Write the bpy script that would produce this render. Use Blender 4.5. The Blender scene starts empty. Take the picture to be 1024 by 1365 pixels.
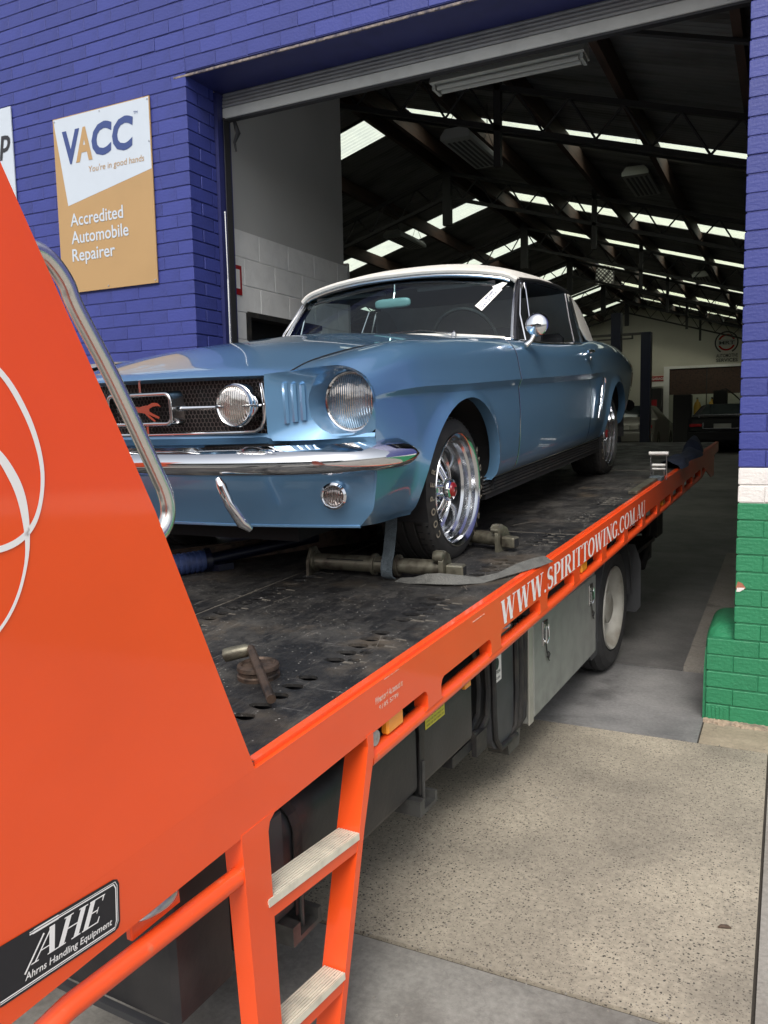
import bpy, bmesh, math, random
from mathutils import Vector, Matrix
random.seed(7)
sc = bpy.context.scene
COL = sc.collection
PI = math.pi
rad = math.radians
# ------------------------------------------------------------------ camera, sky, sun, exposure
H = 1.533                                     # eye height above the footpath
F, PITCH, ROLL, YAW = 1081.13, rad(6.1428), rad(1.1136), rad(26.482)
fwd = Vector((-math.sin(YAW)*math.cos(PITCH), math.cos(YAW)*math.cos(PITCH), -math.sin(PITCH)))
rgt = Vector((math.cos(YAW), math.sin(YAW), 0))
dwn = fwd.cross(rgt)
r2 = rgt*math.cos(ROLL) + dwn*math.sin(ROLL)
d2 = -rgt*math.sin(ROLL) + dwn*math.cos(ROLL)
cd = bpy.data.cameras.new('camera'); cam = bpy.data.objects.new('camera', cd); COL.objects.link(cam)
m = Matrix((( r2.x, -d2.x, -fwd.x, 0), (r2.y, -d2.y, -fwd.y, 0), (r2.z, -d2.z, -fwd.z, H), (0, 0, 0, 1)))
cam.matrix_world = m
cd.sensor_fit = 'VERTICAL'; cd.sensor_height = 24; cd.lens = F/1365*24
cd.clip_start = 0.02; cd.clip_end = 1500
sc.camera = cam
def project(p):
    v = Vector((p[0], p[1], p[2]-H)); w = v.dot(fwd)
    if w < .05: return None
    return (512+F*v.dot(r2)/w, 682.5+F*v.dot(d2)/w, w)
SUN_EL, SUN_AZ = rad(50), rad(163)            # azimuth clockwise from +Y
w = bpy.data.worlds.new("World"); sc.world = w; w.use_nodes = True
nt = w.node_tree; nt.nodes.clear()
sky = nt.nodes.new('ShaderNodeTexSky'); sky.sky_type = 'NISHITA'; sky.sun_disc = False
sky.sun_elevation = SUN_EL; sky.sun_rotation = SUN_AZ; sky.air_density = 1.0; sky.dust_density = 4.0; sky.ozone_density = 1.0
hs = nt.nodes.new('ShaderNodeHueSaturation'); hs.inputs['Saturation'].default_value = .35
bg = nt.nodes.new('ShaderNodeBackground'); bg.inputs[1].default_value = 0.15
wo = nt.nodes.new('ShaderNodeOutputWorld')
nt.links.new(sky.outputs[0], hs.inputs['Color']); nt.links.new(hs.outputs[0], bg.inputs[0]); nt.links.new(bg.outputs[0], wo.inputs[0])
sd = bpy.data.lights.new('sun', 'SUN'); sd.energy = 1.7; sd.angle = rad(28); sd.color = (1, .96, .9)
so = bpy.data.objects.new('sun', sd); COL.objects.link(so)
sdir = Vector((math.sin(SUN_AZ)*math.cos(SUN_EL), math.cos(SUN_AZ)*math.cos(SUN_EL), math.sin(SUN_EL)))
so.rotation_euler = sdir.to_track_quat('Z', 'Y').to_euler()
so.location = (3, -6, 12)
sc.view_settings.view_transform = 'Standard'; sc.view_settings.look = 'None'
sc.view_settings.exposure = 0.42; sc.view_settings.gamma = 1; sc.view_settings.use_curve_mapping = False
sc.render.engine = 'CYCLES'
sc.cycles.max_bounces = 8; sc.cycles.diffuse_bounces = 3; sc.cycles.transparent_max_bounces = 12

# ------------------------------------------------------------------ materials
def mat(name, col, rough=.5, metal=0.0, coat=0.0, var=0.0, vscale=8.0, col2=None, bump=0.0, bscale=40.0, spec=.5, stretch=None, rvar=0.0, c2lo=.45, c2hi=.7, objvar=0.0, coatr=.05, detail=6):
    mt = bpy.data.materials.new(name); mt.use_nodes = True
    n = mt.node_tree.nodes; l = mt.node_tree.links; b = n['Principled BSDF']
    b.inputs['Base Color'].default_value = (*col, 1); b.inputs['Roughness'].default_value = rough
    b.inputs['Metallic'].default_value = metal; b.inputs['Coat Weight'].default_value = coat; b.inputs['Coat Roughness'].default_value = coatr
    b.inputs['Specular IOR Level'].default_value = spec
    tc = n.new('ShaderNodeTexCoord'); mp = n.new('ShaderNodeMapping'); l.new(tc.outputs['Object'], mp.inputs['Vector'])
    if stretch: mp.inputs['Scale'].default_value = stretch
    src = None
    if var > 0 or col2:
        nz = n.new('ShaderNodeTexNoise'); nz.inputs['Scale'].default_value = vscale; nz.inputs['Detail'].default_value = detail
        l.new(mp.outputs[0], nz.inputs['Vector'])
        mr = n.new('ShaderNodeMapRange'); mr.inputs[1].default_value = c2lo; mr.inputs[2].default_value = c2hi
        l.new(nz.outputs[0], mr.inputs[0])
        mx = n.new('ShaderNodeMix'); mx.data_type = 'RGBA'
        c2 = col2 if col2 else tuple(c*(1-var) for c in col)
        mx.inputs[6].default_value = (*col, 1); mx.inputs[7].default_value = (*c2, 1)
        l.new(mr.outputs[0], mx.inputs[0]); src = mx.outputs[2]
        if rvar:
            m2 = n.new('ShaderNodeMapRange'); m2.inputs[1].default_value = .3; m2.inputs[2].default_value = .7
            m2.inputs[3].default_value = rough-rvar; m2.inputs[4].default_value = rough+rvar
            l.new(nz.outputs[0], m2.inputs[0]); l.new(m2.outputs[0], b.inputs['Roughness'])
    if objvar:
        oi = n.new('ShaderNodeObjectInfo'); hv = n.new('ShaderNodeHueSaturation')
        mr2 = n.new('ShaderNodeMapRange'); mr2.inputs[3].default_value = 1-objvar; mr2.inputs[4].default_value = 1+objvar
        l.new(oi.outputs['Random'], mr2.inputs[0]); l.new(mr2.outputs[0], hv.inputs['Value'])
        if src: l.new(src, hv.inputs['Color'])
        else: hv.inputs['Color'].default_value = (*col, 1)
        src = hv.outputs[0]
    if src: l.new(src, b.inputs['Base Color'])
    if bump:
        nb = n.new('ShaderNodeTexNoise'); nb.inputs['Scale'].default_value = bscale; nb.inputs['Detail'].default_value = 5
        l.new(mp.outputs[0], nb.inputs['Vector'])
        bp = n.new('ShaderNodeBump'); bp.inputs['Strength'].default_value = bump; bp.inputs['Distance'].default_value = .01
        l.new(nb.outputs[0], bp.inputs['Height']); l.new(bp.outputs[0], b.inputs['Normal'])
    return mt
M = {}
M['blue'] = mat('painted_brick_blue', (.034, .045, .215), .5, var=.22, vscale=4, bump=.25, bscale=60, objvar=.09)
M['bluej'] = mat('painted_mortar_blue', (.028, .036, .175), .55, bump=.3, bscale=80)
M['blued'] = mat('painted_steel_blue', (.018, .022, .10), .5, var=.2)
M['green'] = mat('painted_brick_green', (.024, .195, .088), .45, var=.15, vscale=6, bump=.5, bscale=50, objvar=.04)
M['greenj'] = mat('painted_mortar_green', (.02, .165, .075), .5, bump=.4)
def enamel(name, col, coat, grime):
    mt = mat(name, col, .36, coat=coat, coatr=.08, bump=.012, bscale=6)
    n = mt.node_tree.nodes; l = mt.node_tree.links; b = n['Principled BSDF']; tc = [x for x in n if x.type == 'TEX_COORD'][0]
    def nz(sc_, det, r=.6, st=None):
        x = n.new('ShaderNodeTexNoise'); x.inputs['Scale'].default_value = sc_; x.inputs['Detail'].default_value = det; x.inputs['Roughness'].default_value = r
        if st: mp = n.new('ShaderNodeMapping'); mp.inputs['Scale'].default_value = st; l.new(tc.outputs['Object'], mp.inputs[0]); l.new(mp.outputs[0], x.inputs['Vector'])
        else: l.new(tc.outputs['Object'], x.inputs['Vector'])
        return x.outputs[0]
    def rng(s_, a, c, lo, hi):
        x = n.new('ShaderNodeMapRange'); x.inputs[1].default_value = a; x.inputs[2].default_value = c; x.inputs[3].default_value = lo; x.inputs[4].default_value = hi; l.new(s_, x.inputs[0]); return x.outputs[0]
    def mixc(f, c1, c2):
        x = n.new('ShaderNodeMix'); x.data_type = 'RGBA'; l.new(f, x.inputs[0])
        if isinstance(c1, tuple): x.inputs[6].default_value = (*c1, 1)
        else: l.new(c1, x.inputs[6])
        x.inputs[7].default_value = (*c2, 1); return x.outputs[2]
    c = mixc(rng(nz(2.2, 8, .7), .4, .7, 0, .5*grime), col, (.55, .07, .02))
    c = mixc(rng(nz(60, 4, .8), .70, .74, 0, .8*grime), c, (.25, .05, .025))
    c = mixc(rng(nz(16, 10, .8, (1, .12, 3)), .68, .71, 0, .6*grime), c, (.80, .30, .18))
    l.new(c, b.inputs['Base Color']); l.new(rng(nz(5, 8, .7), .35, .65, .28, .50), b.inputs['Roughness']); l.new(rng(nz(9, 8, .7), .4, .7, .05, .16), b.inputs['Coat Roughness'])
    return mt
M['orange'] = enamel('orange_enamel', (.88, .082, .012), .8, .7)
M['orangew'] = enamel('orange_enamel_worn', (.78, .074, .014), .6, 1.2)
M['white'] = mat('painted_brick_white', (.72, .69, .66), .5, var=.1, vscale=14, bump=.4, bscale=60)
M['whitej'] = mat('painted_mortar_white', (.68, .66, .62), .5)
M['crack'] = mat('cracked_lintel_edge', (.22, .18, .16), .8, col2=(.03, .03, .06), vscale=30, bump=1, bscale=60)
M['brickred'] = mat('bare_brick', (.35, .13, .08), .9, bump=.6)
M['orange'] = mat('orange_enamel', (.92, .088, .012), .36, coat=.7, coatr=.07, var=.06, vscale=3, bump=.015, bscale=8)
M['orangew'] = mat('orange_enamel_worn', (.90, .088, .014), .4, coat=.6, coatr=.12, col2=(.72, .16, .07), vscale=30, c2lo=.62, c2hi=.75)
M['letter'] = mat('white_vinyl', (.88, .86, .84), .45)
M['letterpink'] = mat('faded_vinyl', (.80, .55, .46), .6, col2=(.82, .25, .1), vscale=90, c2lo=.5, c2hi=.6)
M['black'] = mat('black_vinyl', (.018, .018, .022), .35)
M['stainless'] = mat('brushed_stainless', (.90, .88, .83), .24, metal=1, var=.1, vscale=20, stretch=(40, 40, 2))
M['alu'] = mat('aluminium_step', (.80, .74, .60), .5, metal=.1, var=.2, vscale=25)
M['alup'] = mat('alloy_panel', (.28, .285, .265), .5, metal=.3, var=.22, vscale=9, bump=.05, bscale=50, rvar=.1)
M['alutrim'] = mat('alloy_panel_trim', (.42, .41, .36), .5, metal=.4, var=.2)
M['chrome'] = mat('chrome', (.80, .81, .83), .07, metal=1)
M['rimchrome'] = mat('rim_chrome', (.66, .67, .69), .14, metal=1)
M['chromed'] = mat('chrome_dull', (.60, .60, .60), .18, metal=1)
M['tank'] = mat('dusty_black_plastic', (.022, .022, .024), .5, col2=(.055, .052, .05), vscale=5, bump=.08, bscale=60, rvar=.1)
M['tankg'] = mat('dark_grey_plastic', (.05, .052, .056), .55, var=.3, vscale=7)
M['frame'] = mat('chassis_black', (.014, .014, .015), .6, col2=(.04, .035, .03), vscale=14, bump=.2)
M['galv'] = mat('dirty_bracket_steel', (.09, .09, .085), .55, metal=.4, var=.4, vscale=18)
M['rubber'] = mat('tyre_rubber', (.024, .023, .022), .75, col2=(.04, .036, .032), vscale=12, bump=.1, bscale=120)
M['rubbert'] = mat('truck_tyre_rubber', (.03, .03, .031), .8, var=.4, vscale=10, bump=.15, bscale=80)
M['rim'] = mat('truck_rim', (.42, .41, .37), .55, col2=(.24, .22, .18), vscale=7, metal=.1)
M['oldstrap'] = mat('webbing_grey', (.12, .12, .11), .85, var=.3, vscale=25, bump=.6, bscale=200)
M['strapblue'] = mat('webbing_blue_grey', (.09, .115, .13), .85, var=.35, vscale=40, bump=.7, bscale=220)
M['zinc'] = mat('zinc_steel', (.17, .16, .12), .42, metal=.6, col2=(.045, .035, .027), vscale=22, bump=.15)
M['rust'] = mat('worn_winch_steel', (.11, .075, .055), .5, metal=.6, col2=(.03, .025, .022), vscale=30, bump=.2)
M['amber'] = mat('amber_lens', (.95, .33, .02), .2, coat=.5)
M['clear'] = mat('clear_lens', (.42, .41, .40), .12, coat=1, metal=.3, var=.3, vscale=60)
M['yellow'] = mat('yellow_label', (.62, .58, .05), .5)
M['bluepl'] = mat('blue_spring_bar', (.035, .06, .17), .5, var=.3, vscale=20)
M['rag'] = mat('blue_cloth', (.02, .03, .06), .9, var=.4, bump=.6, bscale=30)
M['car'] = mat('light_blue_metallic', (.145, .305, .50), .3, metal=.55, coat=1, coatr=.03, var=.04, vscale=2)
M['cardk'] = mat('light_blue_metallic_low', (.145, .305, .50), .3, metal=.55, coat=1, coatr=.04)
M['carblk'] = mat('underbody_black', (.006, .006, .007), .8)
M['grille'] = mat('grille_black', (.008, .008, .009), .5)
M['grillew'] = mat('grille_wire', (.20, .17, .16), .3, metal=.6)
M['canvas'] = mat('white_convertible_canvas', (.62, .60, .55), .75, var=.1, bump=.25, bscale=250)
M['canvasd'] = mat('dark_door_seal', (.015, .015, .017), .6)
M['capd'] = mat('pillar_dark', (.03, .03, .035), .3, coat=.6)
M['seat'] = mat('seat_vinyl', (.03, .032, .036), .55)
M['dash'] = mat('dash_pad', (.04, .055, .07), .5)
M['mirrorback'] = mat('mirror_back', (.25, .42, .42), .35, coat=.5)
M['red'] = mat('red_enamel', (.33, .01, .015), .3, coat=.5)
M['rred'] = mat('tail_lens_red', (.35, .01, .012), .25, coat=.6)
M['paper'] = mat('white_paper', (.75, .74, .70), .7)
M['signw'] = mat('sign_white', (.49, .545, .61), .4, var=.03)
M['signt'] = mat('sign_tan', (.40, .25, .11), .42, var=.05, vscale=4)
M['navy'] = mat('sign_navy', (.035, .06, .19), .5)
M['tyrelet'] = mat('tyre_letter', (.27, .235, .175), .7, var=.4, vscale=60)
M['roller'] = mat('roller_door_grey', (.50, .50, .47), .5, var=.12, vscale=10)
M['rollerd'] = mat('roller_curtain', (.26, .26, .26), .5, var=.2)
M['inwall'] = mat('grey_sheet_wall', (.42, .42, .405), .8, var=.06, vscale=2)
M['block'] = mat('white_block', (.72, .72, .70), .75, var=.08, vscale=10, bump=.35, bscale=40, objvar=.03)
M['blockj'] = mat('block_mortar', (.60, .60, .58), .8)
M['backwall'] = mat('cream_wall', (.50, .49, .42), .8, var=.08, vscale=1.5)
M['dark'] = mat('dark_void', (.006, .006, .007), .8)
M['roof'] = mat('aged_iron_sheet', (.19, .19, .185), .45, metal=.3, col2=(.08, .075, .07), vscale=2.5, stretch=(.4, 2, 1))
M['steel'] = mat('dark_truss_steel', (.018, .017, .017), .6)
M['timber'] = mat('purlin_timber', (.06, .032, .022), .75, col2=(.028, .018, .015), vscale=4, stretch=(6, .6, 6))
M['lampgrey'] = mat('lamp_casing', (.33, .34, .32), .5)
M['lampslot'] = mat('lamp_louvre', (.05, .05, .05), .5)
M['liftblue'] = mat('lift_blue', (.002, .004, .016), .4)
M['sedan'] = mat('silver_sedan_paint', (.16, .155, .14), .35, metal=.4, coat=.6)
M['dsedan'] = mat('black_car_paint', (.006, .006, .008), .6, coat=.0, spec=.25)
M['gasyel'] = mat('yellow_bottle', (.50, .30, .04), .5)
M['winglass'] = mat('dark_glass', (.015, .02, .022), .06, coat=1)
M['plate'] = mat('number_plate', (.35, .35, .33), .5)
M['lensglass'] = mat('headlight_reflector', (.62, .60, .58), .12, metal=.85, var=.5, vscale=30, stretch=(6, 6, 1), bump=.35, bscale=60)
M['dirtjoint'] = mat('joint_dirt', (.045, .038, .03), .95, bump=.5)
M['asphalt'] = mat('asphalt', (.05, .05, .052), .9, var=.2, vscale=20, bump=.4, bscale=120)
M['scrape'] = mat('bare_scraped_steel', (.16, .145, .12), .55, metal=.2, col2=(.07, .06, .05), vscale=60)
M['mount'] = mat('rough_mortar_edge', (.33, .25, .18), .9, col2=(.16, .13, .10), vscale=25, bump=1, bscale=40)
M['drysilver'] = mat('silver_paint_gun', (.30, .31, .31), .4, metal=.6)

def lens_mat(name, c1, c2):
    """sealed-beam glass: silvered bowl seen through vertical flutes"""
    mt = bpy.data.materials.new(name); mt.use_nodes = True; n = mt.node_tree.nodes; l = mt.node_tree.links; b = n['Principled BSDF']
    tc = n.new('ShaderNodeTexCoord'); w_ = n.new('ShaderNodeTexWave'); w_.inputs['Scale'].default_value = 38; w_.inputs['Distortion'].default_value = .6; w_.bands_direction = 'X'
    l.new(tc.outputs['Object'], w_.inputs['Vector']); nz = n.new('ShaderNodeTexNoise'); nz.inputs['Scale'].default_value = 22; l.new(tc.outputs['Object'], nz.inputs['Vector'])
    mx = n.new('ShaderNodeMix'); mx.data_type = 'RGBA'; mx.inputs[6].default_value = (*c1, 1); mx.inputs[7].default_value = (*c2, 1); l.new(nz.outputs[0], mx.inputs[0]); l.new(mx.outputs[2], b.inputs['Base Color'])
    bp = n.new('ShaderNodeBump'); bp.inputs['Strength'].default_value = .8; bp.inputs['Distance'].default_value = .004; ad = n.new('ShaderNodeMath'); ad.operation = 'MULTIPLY_ADD'; ad.inputs[1].default_value = 1.5
    l.new(nz.outputs[0], ad.inputs[0]); l.new(w_.outputs[0], ad.inputs[2]); l.new(ad.outputs[0], bp.inputs['Height']); l.new(bp.outputs[0], b.inputs['Normal'])
    b.inputs['Metallic'].default_value = .9; b.inputs['Roughness'].default_value = .16; b.inputs['Coat Weight'].default_value = 1; b.inputs['Coat Roughness'].default_value = .02
    return mt
M['headlens'] = lens_mat('sealed_beam_lens', (.85, .83, .80), (.30, .26, .23))
M['lensdark'] = lens_mat('parking_lens', (.40, .36, .34), (.16, .13, .12))

def glass_mat(name, tint, refl=.10, rough=.01):
    mt = bpy.data.materials.new(name); mt.use_nodes = True; n = mt.node_tree.nodes; l = mt.node_tree.links; n.clear()
    o = n.new('ShaderNodeOutputMaterial'); t = n.new('ShaderNodeBsdfTransparent'); t.inputs[0].default_value = (*tint, 1)
    g = n.new('ShaderNodeBsdfGlossy'); g.inputs['Roughness'].default_value = rough; g.inputs[0].default_value = (.9, .95, 1, 1)
    fr = n.new('ShaderNodeFresnel'); fr.inputs[0].default_value = 1.40
    ad = n.new('ShaderNodeMath'); ad.operation = 'ADD'; ad.use_clamp = True; ad.inputs[1].default_value = refl
    mx = n.new('ShaderNodeMixShader'); l.new(fr.outputs[0], ad.inputs[0]); l.new(ad.outputs[0], mx.inputs[0])
    l.new(t.outputs[0], mx.inputs[1]); l.new(g.outputs[0], mx.inputs[2]); l.new(mx.outputs[0], o.inputs[0]); return mt
M['glass'] = glass_mat('windscreen_glass', (.62, .76, .77), .0)
def skylight_mat():
    mt = bpy.data.materials.new('fibreglass_skylight'); mt.use_nodes = True; n = mt.node_tree.nodes; l = mt.node_tree.links; n.clear()
    o = n.new('ShaderNodeOutputMaterial'); t = n.new('ShaderNodeBsdfTranslucent'); t.inputs[0].default_value = (.90, .95, .74, 1)
    t2 = n.new('ShaderNodeBsdfTransparent'); t2.inputs[0].default_value = (.97, 1, .84, 1)
    tc = n.new('ShaderNodeTexCoord'); nz = n.new('ShaderNodeTexNoise'); nz.inputs['Scale'].default_value = 5
    l.new(tc.outputs['Object'], nz.inputs['Vector'])
    mr = n.new('ShaderNodeMapRange'); mr.inputs[3].default_value = .45; mr.inputs[4].default_value = .8
    l.new(nz.outputs[0], mr.inputs[0])
    mx = n.new('ShaderNodeMixShader'); l.new(mr.outputs[0], mx.inputs[0]); l.new(t.outputs[0], mx.inputs[1]); l.new(t2.outputs[0], mx.inputs[2])
    l.new(mx.outputs[0], o.inputs[0]); return mt
M['sky'] = skylight_mat()

def aggregate_mat():
    mt = bpy.data.materials.new('exposed_aggregate'); mt.use_nodes = True; n = mt.node_tree.nodes; l = mt.node_tree.links; b = n['Principled BSDF']
    tc = n.new('ShaderNodeTexCoord')
    def vor(scale, lo, hi, rnd_keep):
        # irregular dark pebbles: voronoi cell distance, warped, only a share of the cells
        nz = n.new('ShaderNodeTexNoise'); nz.inputs['Scale'].default_value = scale*.9; nz.inputs['Detail'].default_value = 2
        l.new(tc.outputs['Object'], nz.inputs['Vector'])
        mx = n.new('ShaderNodeMix'); mx.data_type = 'VECTOR'; mx.inputs[0].default_value = .9/scale*1.2
        l.new(tc.outputs['Object'], mx.inputs[4]); l.new(nz.outputs[1], mx.inputs[5])
        v = n.new('ShaderNodeTexVoronoi'); v.inputs['Scale'].default_value = scale; l.new(mx.outputs[1], v.inputs['Vector'])
        mr = n.new('ShaderNodeMapRange'); mr.inputs[1].default_value = hi; mr.inputs[2].default_value = lo; l.new(v.outputs['Distance'], mr.inputs[0])
        sp = n.new('ShaderNodeSeparateColor'); l.new(v.outputs['Color'], sp.inputs[0])
        gt = n.new('ShaderNodeMath'); gt.operation = 'LESS_THAN'; gt.inputs[1].default_value = rnd_keep; l.new(sp.outputs[0], gt.inputs[0])
        ml = n.new('ShaderNodeMath'); ml.operation = 'MULTIPLY'; l.new(mr.outputs[0], ml.inputs[0]); l.new(gt.outputs[0], ml.inputs[1])
        return ml.outputs[0], sp.outputs[1]
    big, c1 = vor(80, .20, .32, .60)
    small, c3 = vor(150, .22, .34, .55)
    n1 = n.new('ShaderNodeTexNoise'); n1.inputs['Scale'].default_value = 1.6; n1.inputs['Detail'].default_value = 5; l.new(tc.outputs['Object'], n1.inputs['Vector'])
    n2 = n.new('ShaderNodeTexNoise'); n2.inputs['Scale'].default_value = 70; n2.inputs['Detail'].default_value = 8; l.new(tc.outputs['Object'], n2.inputs['Vector'])
    base = n.new('ShaderNodeMix'); base.data_type = 'RGBA'; base.inputs[6].default_value = (.20, .178, .142, 1); base.inputs[7].default_value = (.41, .362, .280, 1)
    ba = n.new('ShaderNodeMapRange'); ba.inputs[1].default_value = .3; ba.inputs[2].default_value = .7; l.new(n1.outputs[0], ba.inputs[0]); l.new(ba.outputs[0], base.inputs[0])
    fine = n.new('ShaderNodeMix'); fine.data_type = 'RGBA'; fine.blend_type = 'MULTIPLY'; fine.inputs[0].default_value = .8
    fr = n.new('ShaderNodeMapRange'); fr.inputs[1].default_value = .3; fr.inputs[2].default_value = .7; fr.inputs[3].default_value = .72; fr.inputs[4].default_value = 1.15
    l.new(n2.outputs[0], fr.inputs[0]); l.new(base.outputs[2], fine.inputs[6])
    cb = n.new('ShaderNodeCombineColor'); [l.new(fr.outputs[0], cb.inputs[i]) for i in range(3)]; l.new(cb.outputs[0], fine.inputs[7])
    # sparser where the cement film is whole
    dn = n.new('ShaderNodeTexNoise'); dn.inputs['Scale'].default_value = 3.2; l.new(tc.outputs['Object'], dn.inputs['Vector'])
    dm = n.new('ShaderNodeMapRange'); dm.inputs[1].default_value = .40; dm.inputs[2].default_value = .55; dm.inputs[3].default_value = .75; l.new(dn.outputs[0], dm.inputs[0])
    p1 = n.new('ShaderNodeMix'); p1.data_type = 'RGBA'; p1.inputs[7].default_value = (.032, .028, .025, 1)
    f1 = n.new('ShaderNodeMath'); f1.operation = 'MULTIPLY'; l.new(big, f1.inputs[0]); l.new(dm.outputs[0], f1.inputs[1])
    f1b = n.new('ShaderNodeMath'); f1b.operation = 'MULTIPLY'; l.new(f1.outputs[0], f1b.inputs[0]); f1b.inputs[1].default_value = .95
    l.new(fine.outputs[2], p1.inputs[6]); l.new(f1b.outputs[0], p1.inputs[0])
    p2 = n.new('ShaderNodeMix'); p2.data_type = 'RGBA'; p2.inputs[7].default_value = (.06, .05, .042, 1)
    f2 = n.new('ShaderNodeMath'); f2.operation = 'MULTIPLY'; l.new(small, f2.inputs[0]); f2.inputs[1].default_value = .75
    l.new(p1.outputs[2], p2.inputs[6]); l.new(f2.outputs[0], p2.inputs[0])
    l.new(p2.outputs[2], b.inputs['Base Color']); b.inputs['Roughness'].default_value = .85
    bp = n.new('ShaderNodeBump'); bp.inputs['Strength'].default_value = .5; bp.inputs['Distance'].default_value = .004
    l.new(n2.outputs[0], bp.inputs['Height']); l.new(bp.outputs[0], b.inputs['Normal'])
    return mt
M['agg'] = aggregate_mat()

def concrete_mat(name, a, bcol, crack=.5, rough=.8, dark=None, scale=2.2):
    mt = bpy.data.materials.new(name); mt.use_nodes = True; n = mt.node_tree.nodes; l = mt.node_tree.links; b = n['Principled BSDF']
    tc = n.new('ShaderNodeTexCoord')
    n1 = n.new('ShaderNodeTexNoise'); n1.inputs['Scale'].default_value = scale; n1.inputs['Detail'].default_value = 9; n1.inputs['Roughness'].default_value = .65; l.new(tc.outputs['Object'], n1.inputs['Vector'])
    mr = n.new('ShaderNodeMapRange'); mr.inputs[1].default_value = .35; mr.inputs[2].default_value = .65; l.new(n1.outputs[0], mr.inputs[0])
    mx = n.new('ShaderNodeMix'); mx.data_type = 'RGBA'; mx.inputs[6].default_value = (*a, 1); mx.inputs[7].default_value = (*bcol, 1); l.new(mr.outputs[0], mx.inputs[0])
    v = n.new('ShaderNodeTexVoronoi'); v.feature = 'DISTANCE_TO_EDGE'; v.inputs['Scale'].default_value = 3.2
    nz = n.new('ShaderNodeTexNoise'); nz.inputs['Scale'].default_value = 3; nz.inputs['Detail'].default_value = 5; l.new(tc.outputs['Object'], nz.inputs['Vector'])
    mv = n.new('ShaderNodeMix'); mv.data_type = 'VECTOR'; mv.inputs[0].default_value = .25; l.new(tc.outputs['Object'], mv.inputs[4]); l.new(nz.outputs[1], mv.inputs[5]); l.new(mv.outputs[1], v.inputs['Vector'])
    cr = n.new('ShaderNodeMapRange'); cr.inputs[1].default_value = .006; cr.inputs[2].default_value = 0; l.new(v.outputs['Distance'], cr.inputs[0])
    cm = n.new('ShaderNodeMath'); cm.operation = 'MULTIPLY'; cm.inputs[1].default_value = crack; l.new(cr.outputs[0], cm.inputs[0])
    m2 = n.new('ShaderNodeMix'); m2.data_type = 'RGBA'; m2.inputs[7].default_value = (.03, .028, .025, 1); l.new(mx.outputs[2], m2.inputs[6]); l.new(cm.outputs[0], m2.inputs[0])
    def fac(scale_, det, a0, a1, lo, hi, rg=.6):
        q = n.new('ShaderNodeTexNoise'); q.inputs['Scale'].default_value = scale_; q.inputs['Detail'].default_value = det; q.inputs['Roughness'].default_value = rg; l.new(tc.outputs['Object'], q.inputs['Vector'])
        x = n.new('ShaderNodeMapRange'); x.inputs[1].default_value = a0; x.inputs[2].default_value = a1; x.inputs[3].default_value = lo; x.inputs[4].default_value = hi; l.new(q.outputs[0], x.inputs[0]); return x.outputs[0]
    f_ = n.new('ShaderNodeMath'); f_.operation = 'MULTIPLY'; l.new(fac(55, 9, .3, .7, .72, 1.2, .75), f_.inputs[0]); l.new(fac(2.6, 6, .58, .70, 1, .62), f_.inputs[1])
    cc_ = n.new('ShaderNodeCombineColor'); [l.new(f_.outputs[0], cc_.inputs[i]) for i in range(3)]
    m3 = n.new('ShaderNodeMix'); m3.data_type = 'RGBA'; m3.blend_type = 'MULTIPLY'; m3.inputs[0].default_value = 1; l.new(m2.outputs[2], m3.inputs[6]); l.new(cc_.outputs[0], m3.inputs[7])
    l.new(m3.outputs[2], b.inputs['Base Color']); b.inputs['Roughness'].default_value = rough
    n3 = n.new('ShaderNodeTexNoise'); n3.inputs['Scale'].default_value = 90; n3.inputs['Detail'].default_value = 6; l.new(tc.outputs['Object'], n3.inputs['Vector'])
    bp = n.new('ShaderNodeBump'); bp.inputs['Strength'].default_value = .35; bp.inputs['Distance'].default_value = .004
    l.new(n3.outputs[0], bp.inputs['Height']); l.new(bp.outputs[0], b.inputs['Normal']); return mt
M['conc'] = concrete_mat('footpath_concrete', (.165, .155, .138), (.26, .25, .225), .14, scale=4)
M['concr'] = concrete_mat('side_concrete', (.24, .22, .19), (.30, .28, .25), .2)
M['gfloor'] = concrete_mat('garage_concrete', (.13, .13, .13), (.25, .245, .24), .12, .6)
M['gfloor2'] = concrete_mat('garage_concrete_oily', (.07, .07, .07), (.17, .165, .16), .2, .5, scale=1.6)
M['sand'] = concrete_mat('sandy_strip', (.24, .20, .145), (.36, .30, .22), .3)

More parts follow.
